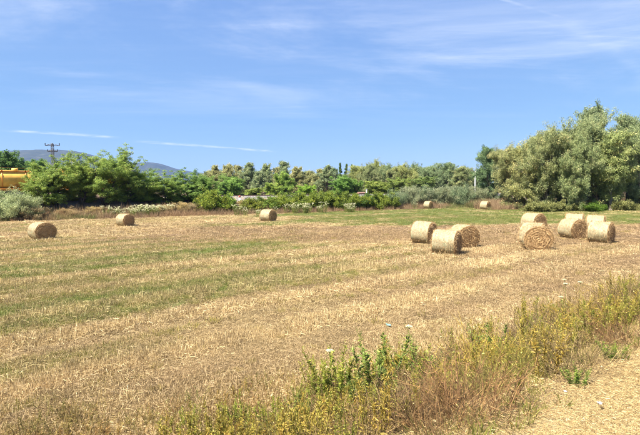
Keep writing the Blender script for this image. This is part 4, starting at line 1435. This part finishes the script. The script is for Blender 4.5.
def build_cover():
    sp = [straw_patch(400 + i, 120, 170, 0.30, (0.05, 0.20), (0.035, 0.12), (0.0030, 0.0066), 'straw', (35, 88)) for i in range(5)]
    gt = [grass_tuft(420 + i, 60, 0.13, (0.05, 0.17), (0.003, 0.007)) for i in range(4)]
    P, RZ, SC, TI, VA = [], [], [], [], []
    GP, GRZ, GSC, GTI, GVA = [], [], [], [], []
    for d0, d1, spc, s0, gsp, gs in ((4.0, 11, 0.19, 0.95, 0.15, 0.9), (11, 20, 0.27, 1.2, 0.22, 1.15), (20, 36, 0.45, 1.75, 0.36, 1.6), (36, 60, 0.85, 2.8, 0.62, 2.3), (60, 84, 1.6, 4.2, 1.1, 3.2)):
        X, Y = sector(d0, d1, spc)
        u, v = uv(X, Y)
        k = (v > 3.6) & (edge_d(X, Y) < 1.0)
        X, Y = X[k], Y[k]
        g, s, b = cover(X, Y)
        keep = R0.random(len(X)) > np.where(Y > 38, 0.85, 0.58) * np.clip(g, 0, 1) + 0.25 * np.clip(b - s, 0, 1)
        X, Y, g, s, b = X[keep], Y[keep], g[keep], s[keep], b[keep]
        n = len(X)
        sc = s0 * R0.uniform(0.8, 1.25, n)
        hi = 0.55 + 1.0 * s
        P.append(np.stack([X, Y, height(X, Y)], -1))
        RZ.append(R0.uniform(0, 6.28, n))
        SC.append(np.stack([sc, sc, np.minimum(sc, 1.3 + 0.15 * sc) * hi], -1))
        TI.append(straw_tint(g, s, b, n))
        VA.append(R0.integers(0, 5, n))
        X, Y = sector(d0, d1, gsp)
        u, v = uv(X, Y)
        k = (v > 4.0) & (edge_d(X, Y) < 0.5)
        X, Y = X[k], Y[k]
        g, s, b = cover(X, Y)
        keep = R0.random(len(X)) < np.clip(g * 1.15 - 0.08, 0.03, 1)
        X, Y, g, s = X[keep], Y[keep], g[keep], s[keep]
        n = len(X)
        sc = gs * R0.uniform(0.6, 1.25, n)
        GP.append(np.stack([X, Y, height(X, Y)], -1))
        GRZ.append(R0.uniform(0, 6.28, n))
        GSC.append(np.stack([sc, sc, np.minimum(sc, 1.1 + 0.1 * sc) * R0.uniform(0.7, 1.1, n)], -1))
        dry = np.clip(1 - g, 0, 1)[:, None]
        GTI.append(np.clip((np.array([0.92, 1.0, 0.85]) * (1 - dry) + np.array([1.6, 1.3, 1.1]) * dry) * R0.uniform(0.8, 1.2, (n, 1)), 0, 2.5))
        GVA.append(R0.integers(0, 4, n))
    cat = np.concatenate
    scatter('straw_stubble', 'dry cut straw and stubble covering the mown field', sp, cat(P), cat(RZ), cat(SC), cat(TI), cat(VA))
    scatter('field_grass', 'short green grass growing through the stubble in strips', gt, cat(GP), cat(GRZ), cat(GSC), cat(GTI), cat(GVA))
    # verge: bleached mown grass at the lower right
    X, Y = sector(2.0, 14, 0.125, 2.0)
    u, v = uv(X, Y)
    k = (v < 2.6 + 0.35 * (vnoise(u, v, 77) - 0.5)) & (v > -2.5)
    X, Y = X[k], Y[k]
    n = len(X)
    g, s, b = cover(X, Y)
    vp = [straw_patch(440 + i, 120, 170, 0.20, (0.012, 0.042), (0.008, 0.028), (0.0018, 0.0036)) for i in range(4)]
    sc = R0.uniform(0.8, 1.2, n)
    scatter('verge_grass', 'bleached short dry grass on the roadside verge', vp, np.stack([X, Y, height(X, Y)], -1), R0.uniform(0, 6.28, n), np.stack([sc, sc, sc], -1),
            np.clip(np.array([1.22, 1.06, 0.90]) * R0.uniform(0.9, 1.15, (n, 1)) * (1 - 0.25 * g[:, None] * np.array([0.9, 0.3, 1.0])), 0, 2), R0.integers(0, 4, n))
    # green tufts at the verge's edge
    X, Y = sector(2.5, 14, 0.16, 2.0)
    u, v = uv(X, Y)
    k = (v > 1.9) & (v < 2.8) & (vnoise(u * 0.8, v * 1.2, 78) > 0.50)
    X, Y = X[k], Y[k]
    n = len(X)
    sc = R0.uniform(0.5, 1.1, n)
    gt2 = [grass_tuft(450 + i, 30, 0.07, (0.05, 0.17), (0.004, 0.008)) for i in range(3)]
    scatter('verge_edge_grass', 'green grass tufts along the edge of the verge', gt2, np.stack([X, Y, height(X, Y)], -1), R0.uniform(0, 6.28, n), np.stack([sc, sc, sc], -1),
            np.array([1.15, 1.1, 0.9]) * R0.uniform(0.8, 1.3, (n, 1)), R0.integers(0, 3, n))
    # low yellowing weeds at the foot of the slope
    X, Y = sector(4.0, 13, 0.15, 1.5)
    u, v = uv(X, Y)
    lim = np.clip(8.4 - 0.62 * (u - 1.2), 5.3, 8.4) - 1.2 * sstep(1.2, -0.6, u) + 0.9 * (fbm(u * 0.5, v * 0.5, 79) - 0.5) * 2
    dens = sstep(0.0, 1.6, lim - v) * (0.35 + 0.65 * sstep(0.35, 0.6, vnoise(u * 1.1, v * 1.1, 80)))
    k = (v > 3.2) & (R0.random(len(X)) < dens) & (u < 12)
    X, Y = X[k], Y[k]
    n = len(X)
    yw = [leafy_tuft(460 + i, 11, 0.16, 0.28, (0.028, 0.0085), 20, 'yellow_weed') for i in range(5)]
    sc = R0.uniform(0.6, 1.2, n)
    scatter('low_weeds', 'low yellowing weeds along the bottom of the slope', yw, np.stack([X, Y, height(X, Y)], -1), R0.uniform(0, 6.28, n), np.stack([sc, sc, sc], -1),
            np.array([1.0, 1.0, 1.0]) * R0.uniform(0.7, 1.25, (n, 1)) * (1 + R0.normal(0, 0.08, (n, 3))), R0.integers(0, 5, n))
    # tall dry grass round the far edge of the field
    X, Y = sector(44, 100, 0.55, 6)
    e = edge_d(X, Y)
    u, v = uv(X, Y)
    dens = sstep(-0.6, 0.8, e) * sstep(9, 4, e)
    dens = np.maximum(dens, 0.8 * sstep(0, 1, e) * sstep(16, 12, e))
    k = (R0.random(len(X)) < dens) & (v < 69.5)
    X, Y, e = X[k], Y[k], e[k]
    n = len(X)
    dg = [grass_tuft(470 + i, 60, 0.35, (0.35, 1.0), (0.012, 0.024), 'drygrass', (55, 88), -0.06) for i in range(4)]
    sc = R0.uniform(0.55, 1.15, n) * (0.45 + 0.55 * sstep(0, 2.0, e) + 0.75 * sstep(2.5, 6.0, e))
    pk = fbm(X * 0.12, Y * 0.12, 81, 3)[:, None]
    col = np.array([1.0, 0.92, 0.85]) * (1 - sstep(0.4, 0.65, pk)) + np.array([1.0, 0.86, 0.76]) * sstep(0.4, 0.65, pk)
    grn = sstep(0.55, 0.7, fbm(X * 0.25 + 40, Y * 0.25, 83, 3))[:, None]
    col = col * (1 - grn) + np.array([0.55, 0.78, 0.42]) * grn
    scatter('dry_grass', 'tall reddish dry grass along the far edge of the field', dg, np.stack([X, Y, height(X, Y)], -1), R0.uniform(0, 6.28, n), np.stack([sc * 1.2, sc * 1.2, sc], -1),
            col * R0.uniform(0.75, 1.2, (n, 1)), R0.integers(0, 4, n))
    # white flowering weeds in front of the bushes
    pts = []
    for pxc, sx, py, cnt in ((110, 6, 219, 14), (132, 8, 218, 34), (152, 6, 217, 26), (300, 7, 213.5, 7), (316, 6, 213, 6), (350, 4, 212.5, 9), (242, 14, 217, 5), (283, 6, 214, 3)):
        for _ in range(cnt):
            x, y, z = ground_at(R0.normal(pxc, sx), py)
            y += abs(R0.normal(0, 1.6)) + (2.5 if pxc < 200 else 0)
            x = x + R0.normal(0, 0.3)
            pts.append((x, y, hz(x, y)))
    fl = []
    for i in range(3):
        rng = np.random.default_rng(480 + i)
        g = Geo()
        n = 26
        a = rng.uniform(0, 6.283, n)
        st = np.stack([np.cos(a), np.sin(a), np.zeros(n)], -1) * (0.3 * np.sqrt(rng.uniform(0, 1, n)))[:, None]
        d = unit(a, np.radians(rng.uniform(70, 89, n)))
        Pn = polyline(st, d, rng.uniform(0.7, 1.25, n), 4, 0, rng, 0.05)
        V, F = ribbons(Pn, np.full((n, 4), 0.012), np.cross(d, rng.normal(0, 1, (n, 3))))
        g.add(V, F, 0.35, 1)
        C = np.repeat(Pn[:, -1], 7, 0)
        D = unit(rng.uniform(0, 6.283, len(C)), np.radians(rng.uniform(-5, 30, len(C))))
        V, F = leaves(C, D, np.tile([0.0, 0, 1.0], (len(C), 1)), rng.uniform(0.05, 0.11, len(C)), np.full(len(C), 0.07))
        g.add(V, F, rng.uniform(0, 1, len(C) * 4), 0)
        ii = rng.integers(0, n, 160)
        C = Pn[ii, 1] + (Pn[ii, 3] - Pn[ii, 1]) * rng.uniform(-0.5, 0.8, 160)[:, None]
        D = unit(rng.uniform(0, 6.283, 160), np.radians(rng.uniform(-10, 60, 160)))
        V, F = leaves(C, D, rng.normal(0, 0.5, (160, 3)) + np.array([0, 0, 1.0]), rng.uniform(0.08, 0.2, 160), np.full(160, 0.04))
        g.add(V, F, rng.uniform(0.2, 0.9, 640), 1)
        fl.append(g.mesh('flower_clump', [M['white_petal'], M['weed_leaf']]))
    n = len(pts)
    sc = R0.uniform(0.55, 1.35, n)
    scatter('white_flowers', 'white flowering weeds in front of the far bushes', fl, np.array(pts), R0.uniform(0, 6.28, n), np.stack([sc, sc, sc], -1), np.ones((n, 3)), R0.integers(0, 3, n))


build_cover()


# ------------------------------------------------------------------ roadside weeds
def make_dry_bush(seed, h, R, n, twig=5, w=0.004, leafn=400):
    rng = np.random.default_rng(seed)
    st_, lf = Geo(), Geo()
    a = rng.uniform(0, 6.283, n)
    s = np.stack([np.cos(a), np.sin(a), np.full(n, -0.03)], -1)
    s[:, :2] *= (R * 0.45 * np.sqrt(rng.uniform(0, 1, n)))[:, None]
    el = np.radians(rng.uniform(25, 85, n))
    d = unit(a + rng.normal(0, 0.8, n), el)
    ln = h * rng.uniform(0.6, 1.25, n)
    P = polyline(s, d, ln, 7, -0.03, rng, 0.17)
    P[:, :, 2] = np.maximum(P[:, :, 2], -0.03)
    st_.add(*tubes(P, np.repeat((np.linspace(1.0, 0.35, 7) * w)[None], n, 0), 3), np.repeat(np.clip(rng.beta(2, 2, n), 0, 1), 21))
    ii = np.repeat(np.arange(n), twig)
    jj = rng.integers(1, 6, n * twig)
    T = polyline(P[ii, jj], norm(rng.normal(0, 0.8, (n * twig, 3)) + norm(P[ii, jj + 1] - P[ii, jj])), ln[ii] * rng.uniform(0.12, 0.38, n * twig), 4, -0.02, rng, 0.25)
    T[:, :, 2] = np.maximum(T[:, :, 2], 0.0)
    st_.add(*tubes(T, np.repeat((np.linspace(0.6, 0.25, 4) * w)[None], n * twig, 0), 3), np.repeat(np.clip(rng.beta(2, 2, n * twig), 0, 1), 12))
    kk = rng.integers(0, n * twig, leafn)
    C = T[kk, rng.integers(1, 4, leafn)] + rng.normal(0, 0.01, (leafn, 3))
    V, F = leaves(C, rng.normal(0, 1, (leafn, 3)), rng.normal(0, 1, (leafn, 3)), rng.uniform(0.012, 0.04, leafn), rng.uniform(0.006, 0.014, leafn))
    lf.add(V, F, np.repeat(rng.uniform(0, 1, leafn), 4))
    return st_, lf


def make_tall_weed(seed, h, n_stem, spread, leaf=(0.09, 0.017), per=46, plume=True):
    """fleabane-like: upright stems clothed in narrow leaves, branching plume on top"""
    rng = np.random.default_rng(seed)
    st_, lf = Geo(), Geo()
    a = rng.uniform(0, 6.283, n_stem)
    s = np.stack([np.cos(a), np.sin(a), np.full(n_stem, -0.3)], -1) * np.array([spread * 0.4, spread * 0.4, 0.1])
    d = unit(a, np.radians(rng.uniform(72, 89, n_stem)))
    ln = h * rng.uniform(0.65, 1.05, n_stem)
    P = polyline(s, d, ln, 8, 0.01, rng, 0.05)
    st_.add(*tubes(P, np.repeat((np.linspace(1, 0.3, 8) * 0.0065)[None], n_stem, 0), 4), np.repeat(rng.uniform(0.2, 0.9, n_stem), 32))
    m = n_stem * per
    ii = np.repeat(np.arange(n_stem), per)
    f = rng.uniform(0.05, 1, m) * 7
    i0 = np.minimum(f.astype(int), 6)
    C = P[ii, i0] + (P[ii, i0 + 1] - P[ii, i0]) * (f - i0)[:, None]
    D = unit(rng.uniform(0, 6.283, m), np.radians(rng.uniform(5, 65, m)))
    taper = 1.15 - 0.6 * f / 7
    V, F = leaves(C, D, rng.normal(0, 0.4, (m, 3)) + np.array([0, 0, 1.0]), leaf[0] * taper * rng.uniform(0.6, 1.3, m), leaf[1] * rng.uniform(0.7, 1.3, m))
    low = f / 7
    lf.add(V, F, np.repeat(np.clip(0.25 + 0.5 * low + rng.normal(0, 0.15, m), 0, 1), 4))
    if plume:
        b = n_stem * 12
        ii = np.repeat(np.arange(n_stem), 12)
        jj = rng.integers(4, 8, b)
        jn = np.minimum(jj, 6)
        T = polyline(P[ii, jj], norm(rng.normal(0, 0.5, (b, 3)) + np.array([0, 0, 1.0])), ln[ii] * rng.uniform(0.06, 0.18, b), 4, 0.08, rng, 0.12)
        st_.add(*tubes(T, np.repeat((np.linspace(1, 0.4, 4) * 0.0028)[None], b, 0), 3), np.repeat(rng.uniform(0.3, 1, b), 12))
        C = T.reshape(-1, 3)[rng.integers(0, b * 4, b * 5)]
        V, F = leaves(C, rng.normal(0, 0.6, (len(C), 3)) + np.array([0, 0, 0.7]), rng.normal(0, 1, (len(C), 3)), rng.uniform(0.012, 0.035, len(C)), rng.uniform(0.006, 0.012, len(C)))
        lf.add(V, F, np.repeat(rng.uniform(0.4, 1, len(C)), 4))
    return st_, lf


DRY = [tuple(g.mesh('dry_bush_%d' % i, M['dry_stem']) for g in make_dry_bush(500 + i, 0.75, 0.8, 95, 7)) for i in range(4)]
WEED = [tuple(g.mesh('weed_%d' % i, m) for g, m in zip(make_tall_weed(520 + i, 1.0, 9 + 2 * i, 0.22 + 0.06 * i, (0.10, 0.021), 60), (M['weed_leaf'], M['weed_leaf']))) for i in range(4)]


def plant(name, proto, label, cat, u, v, h, h0, stem_tint, leaf_tint, group, wide=1.0):
    x, y = xy(u, v)
    s = h / h0
    t = thing(name, label, cat, (x, y, hz(x, y) - 0.02), (0, 0, rnd.uniform(0, 6.28)), (s * wide, s * wide, s), group)
    a = obj('stems', proto[0], t)
    a.color = (*stem_tint, 1)
    b = obj('leaves', proto[1], t)
    b.color = (*leaf_tint, 1)
    return t


def plant_px(name, proto, label, cat, px, py, h, h0, st, lt, group, wide=1.0):
    x, y, z = ground_at(px, py)
    u, v = uv(x, y)
    return plant(name, proto, label, cat, u, v, h, h0, st, lt, group, wide)


BR, MV, YL, TN = (0.95, 0.86, 0.68), (0.86, 0.76, 0.74), (1.5, 1.35, 0.5), (1.3, 1.2, 0.85)
bush_list = [  # px, py of the foot, height, wide, tint, label
    (478, 412, 0.62, 1.0, (1.0, 0.72, 0.55), 'reddish-brown dry bush hanging over the verge edge, lower right of centre'),
    (450, 395, 0.80, 1.0, MV, 'mauve-brown dry bush left of the reddish-brown one'),
    (420, 425, 0.70, 1.0, BR, 'brown tangled dry bush at the bottom edge right of centre'),
    (395, 415, 0.75, 0.9, MV, 'dark brown dry bush right of the tallest green weed'),
    (500, 385, 0.85, 1.0, YL, 'dry bush with long yellow arching stems'),
    (470, 372, 0.85, 0.9, TN, 'tan dry bush left of the yellow-stemmed one'),
    (528, 362, 0.70, 1.1, MV, 'mauve-grey dry bush right of the yellow-stemmed one'),
    (552, 352, 0.75, 1.1, MV, 'mauve-grey dry bush over a dark hollow, mid right'),
    (575, 372, 0.50, 1.1, BR, 'low brown dry bush above the green verge tufts'),
    (590, 340, 0.80, 1.1, (1.1, 0.9, 0.6), 'ochre dry bush below the white flower heads'),
    (612, 325, 0.85, 1.1, YL, 'yellowish dry bush near the right edge'),
    (634, 318, 0.85, 1.1, BR, 'brown dry bush at the right picture edge'),
    (560, 330, 0.70, 1.0, TN, 'tan dry bush behind the mauve-grey ones'),
    (628, 345, 0.50, 1.0, (0.9, 0.65, 0.5), 'low reddish dry bush where the verge meets the right edge'),
    (650, 310, 0.9, 1.2, BR, 'brown dry bush just beyond the right edge'),
    (440, 432, 0.60, 1.0, (1.0, 0.75, 0.55), 'rust-brown dry bush at the very bottom, right of centre'),
]
for i, (px, py, h, wd, tint, lab) in enumerate(bush_list):
    plant_px('dry_bush', DRY[i % 4], lab, 'dry bush', px, py, h * (0.85 if py > 390 and px < 470 else 1.1), 0.75, tint, (tint[0] * 1.1, tint[1] * 1.1, tint[2]), 'dry bushes on the road slope', wd)
GR, YG, DG = (0.9, 1.0, 0.9), (1.2, 1.15, 0.8), (0.65, 0.8, 0.7)
weed_list = [
    (368, 404, 1.28, 1.25, GR, 'tallest leafy green weed, bottom centre'),
    (358, 412, 0.70, 1.2, DG, 'dark green weed at the foot of the tallest one'),
    (338, 402, 0.95, 1.2, YG, 'yellow-green weed left of the tallest one'),
    (322, 398, 0.70, 1.0, YG, 'thin yellowish weed, second left of the tallest one'),
    (345, 428, 0.50, 1.3, (1.35, 1.15, 0.65), 'low yellow weed at the bottom edge left of the tallest one'),
    (402, 400, 0.95, 1.2, YG, 'yellow-green weed right of the tallest one'),
    (418, 392, 0.88, 1.4, GR, 'bushy green weed right of centre'),
    (432, 385, 0.60, 1.2, GR, 'smaller green weed beside the bushy one'),
    (477, 372, 1.05, 1.2, DG, 'dark green weed with a pointed top behind the yellow stems'),
    (492, 365, 0.65, 1.2, YG, 'yellow-green weed right of the dark pointed one'),
    (535, 335, 0.60, 1.2, YG, 'yellow-green weed left of the white flower heads'),
    (556, 322, 0.60, 1.4, (1.1, 1.1, 0.8), 'green weed under the white flower heads'),
    (585, 318, 0.65, 1.4, YG, 'yellow-green weed right of the white flower heads'),
    (612, 360, 0.30, 1.6, (1.0, 1.15, 0.8), 'small fresh green plant at the verge edge, right'),
    (578, 385, 0.22, 2.0, (1.0, 1.2, 0.9), 'low fresh green plants at the verge edge below the mauve bush'),
    (270, 428, 0.45, 1.3, (1.2, 1.2, 0.7), 'short green weed at the bottom left of centre'),
    (298, 425, 0.50, 1.2, GR, 'short leafy green weed near the bottom, left of centre'),
    (300, 405, 0.40, 1.2, YG, 'short yellowish weed above the leafy one, left of centre'),
    (232, 425, 0.38, 1.2, (1.0, 1.1, 0.7), 'low green weed at the bottom, left third'),
    (190, 428, 0.35, 1.2, YG, 'low yellow-green weed at the bottom, left third'),
    (385, 428, 0.62, 1.4, YG, 'yellow-green weed at the bottom edge right of the tallest one'),
    (412, 418, 0.70, 1.4, GR, 'green weed in front of the bushy one, near the bottom'),
    (436, 408, 0.66, 1.4, (1.15, 1.1, 0.75), 'yellowing weed between the brown tangles, right of centre'),
    (458, 398, 0.60, 1.3, (0.95, 1.05, 0.8), 'green weed growing out of the mauve-brown dry bush'),
    (520, 372, 0.55, 1.3, YG, 'yellow-green weed among the mauve-grey bushes'),
    (600, 335, 0.55, 1.4, GR, 'green weed in the ochre dry bush near the right edge'),
    (635, 300, 0.6, 1.3, GR, 'green weed at the right edge behind the bushes'),
]
for i, (px, py, h, wd, tint, lab) in enumerate(weed_list):
    plant_px('weed', WEED[i % 4], lab, 'weed', px, py, h, 1.05, (tint[0] * 1.1, tint[1], tint[2] * 0.9), tint, 'green weeds on the road slope', wd)


def carrot(px, py, top_py, label, sz):
    """wild carrot: thin stem, flat white umbel"""
    x, y, z = ground_at(px, py)
    h = z_at(top_py, y) - z
    t = thing('wild_carrot', label, 'flower', (x, y, z), (0, 0, rnd.uniform(0, 6)), 1, 'white umbel flowers')
    rng = np.random.default_rng(int(px * 7 + py))
    P = polyline(np.array([[0, 0, -0.02]]), np.array([[0.05, 0.02, 1.0]]), np.array([h]), 8, 0, rng, 0.04)
    g = Geo()
    g.add(*tubes(P, np.linspace(0.005, 0.003, 8)[None], 4), 0.5)
    top = P[0, -1]
    n = 26
    a = np.arange(n) * 2.39996
    r = sz * np.sqrt(np.arange(n) / n)
    tips = top + np.stack([np.cos(a) * r, np.sin(a) * r, 0.03 + 0.012 * (1 - (r / sz) ** 2)], -1)
    g.add(*tubes(np.stack([np.repeat(top[None], n, 0), (top + tips) / 2 + np.array([0, 0, -0.006]), tips], 1), np.full((n, 3), 0.0012), 3), 0.7)
    obj('stem', g.mesh('stem', M['weed_leaf']), t)
    f = Geo()
    C = np.repeat(tips, 6, 0) + rng.normal(0, 0.004, (n * 6, 3))
    V, F = leaves(C, unit(rng.uniform(0, 6.28, n * 6), np.radians(rng.uniform(-5, 25, n * 6))), np.tile([0.0, 0, 1], (n * 6, 1)), np.full(n * 6, 0.022), np.full(n * 6, 0.018))
    f.add(V, F, rng.uniform(0, 1, n * 24))
    obj('umbel', f.mesh('umbel', M['white_petal']), t)


carrot(560, 322, 279.5, 'white umbel flower, leftmost and highest of those at right', 0.040)
carrot(566, 325, 285, 'white umbel flower right below the leftmost high one', 0.047)
carrot(579, 322, 283, 'white umbel flower farthest right of the cluster', 0.043)
carrot(565, 332, 297, 'lowest white umbel flower of the cluster at right', 0.043)
carrot(403, 392, 328, 'single white umbel flower above the weeds right of the tallest one', 0.043)
carrot(332, 398, 352, 'single white umbel flower left of the tallest green weed', 0.050)


def scrap(px, py, col, label, size):
    x, y, z = ground_at(px, py)
    rng = np.random.default_rng(int(px))
    n = 6
    U, W = np.meshgrid(np.linspace(-1, 1, n), np.linspace(-1, 1, n))
    Z = 0.35 * (fbm(U * 1.2 + 5 + px, W * 1.2 + 3, 5, 3)) * size * 2
    V = np.stack([U * size * (1 + 0.2 * rng.normal(0, 1, U.shape)), W * size * 0.75, Z], -1)
    V = np.concatenate([V.reshape(-1, 3), V.reshape(-1, 3) + np.array([0, 0, -0.004])])
    i = np.arange(n * n).reshape(n, n)
    F = np.stack([i[:-1, :-1], i[:-1, 1:], i[1:, 1:], i[1:, :-1]], -1).reshape(-1, 4)
    m = leaf_mat('scrap_%d' % px, [(0, col), (1, col)], 0.2, 0.4)
    obj('litter_scrap', Geo().add(V, np.concatenate([F, F[:, ::-1] + n * n])).mesh('litter_scrap', m), None, (x, y, z + 0.06), (0.35, 0.1, rng.uniform(-0.4, 0.4)), 1, label=label, category='litter', group='scraps of litter')


scrap(388, 327.5, (0.24, 0.40, 0.33), 'small mint-green plastic scrap on the stubble', 0.055)
scrap(565, 398, (0.32, 0.32, 0.31), 'small white paper scrap near the verge edge', 0.014)
scrap(599, 410, (0.34, 0.34, 0.35), 'crumpled white paper scrap on the bleached verge', 0.02)


# the tangle that fills the slope between those plants
def build_tangle():
    X, Y = sector(3.2, 18, 0.26, 1.5)
    u, v = uv(X, Y)
    lim = 4.9 + 0.9 * (fbm(u * 0.5, v * 0.5, 90) - 0.5) * 2
    dens = sstep(2.5, 2.95, v) * sstep(0.0, 0.8, lim - v) * sstep(1.6, 3.2, u)
    k = R0.random(len(X)) < dens * (0.9 - 0.35 * sstep(7.0, 4.0, u))
    X, Y, u, v = X[k], Y[k], u[k], v[k]
    n = len(X)
    protos = []
    for i in range(5):
        a, b = make_dry_bush(540 + i, 0.42, 0.42, 46, 6, 0.0032, 160)
        a.add(np.concatenate(b.V), b.F[0][0], np.concatenate(b.R))
        protos.append(a.mesh('tangle', M['tangle']))
    sc = R0.uniform(0.75, 1.5, n) * (0.7 + 0.3 * sstep(2.5, 3.4, v))
    nz = fbm(u * 0.7, v * 0.7, 91, 3)[:, None]
    c = np.array([1.35, 1.22, 0.86]) * (1 - sstep(0.42, 0.6, nz)) + np.array([1.05, 0.88, 0.74]) * sstep(0.42, 0.6, nz)
    c = c * (1 - 0.45 * sstep(8, 12, u)[:, None]) + np.array([1.0, 0.72, 0.50]) * 0.45 * sstep(8, 12, u)[:, None]
    n2 = sstep(0.50, 0.66, fbm(u * 0.9 + 30, v * 0.9, 92, 3))[:, None]
    c = c * (1 - n2) + np.array([0.95, 1.12, 0.45]) * n2
    scatter('roadside_tangle', 'tangled dry stems and weeds covering the road slope', protos, np.stack([X, Y, height(X, Y) - 0.02], -1), R0.uniform(0, 6.28, n), np.stack([sc, sc, sc], -1), c * R0.uniform(0.75, 1.2, (n, 1)), R0.integers(0, 5, n))


def build_slope_weeds():
    X, Y = sector(3.2, 18, 0.22, 1.5)
    u, v = uv(X, Y)
    pat = fbm(u * 0.6 + 11, v * 0.9, 95, 3)
    dens = sstep(2.3, 2.9, v) * sstep(6.0, 4.8, v) * sstep(0.40, 0.56, pat) * sstep(1.2, 2.6, u) * (1 - 0.45 * sstep(7, 10, u))
    k = R0.random(len(X)) < dens * 0.75
    X, Y, u, v = X[k], Y[k], u[k], v[k]
    n = len(X)
    protos = []
    for i in range(4):
        a, b = make_tall_weed(560 + i, 0.62, 6, 0.22, (0.07, 0.014), 40)
        off = a.n
        for (Ff, _m) in b.F:
            a.F.append((Ff + off, 0))
        a.V += b.V
        a.R += b.R
        a.n += b.n
        protos.append(a.mesh('slope_weed', M['slope_weed']))
    sc = R0.uniform(0.6, 1.25, n)
    t = R0.random((n, 1))
    c = np.array([0.80, 0.95, 0.65]) * (1 - t) + np.array([1.25, 0.98, 0.80]) * t
    scatter('slope_weeds', 'green and yellowing weeds growing through the tangle on the slope', protos, np.stack([X, Y, height(X, Y) - 0.02], -1), R0.uniform(0, 6.28, n), np.stack([sc, sc, sc], -1), c * R0.uniform(0.8, 1.2, (n, 1)), R0.integers(0, 4, n))


M['slope_weed'] = leaf_mat('slope_weed_leaf', [(0, (0.082, 0.078, 0.024)), (0.5, (0.244, 0.225, 0.054)), (1, (0.518, 0.420, 0.108))], 0.35, tint=False, instancer=True)
build_slope_weeds()
M['tangle'] = leaf_mat('tangle_stem', [(0, (0.045, 0.032, 0.022)), (0.4, (0.14, 0.10, 0.062)), (0.75, (0.31, 0.23, 0.13)), (1, (0.54, 0.44, 0.24))], 0.1, 0.75, tint=False, instancer=True)
build_tangle()


# ------------------------------------------------------------------ air
def build_haze():
    V, F = box(-7500, 7500, -1500, 9000, -6, 420)
    m, t = new_mat('haze_air')
    v = t.n('ShaderNodeVolumePrincipled', {'Color': (0.20, 0.42, 1.0, 1), 'Density': 0.00006, 'Anisotropy': 0.0})
    t.n('ShaderNodeOutputMaterial', {'Volume': v.outputs[0]})
    o = obj('haze', Geo().add(V, F).mesh('haze', m), kind='stuff', label='thin blue summer haze over the plain')


build_haze()
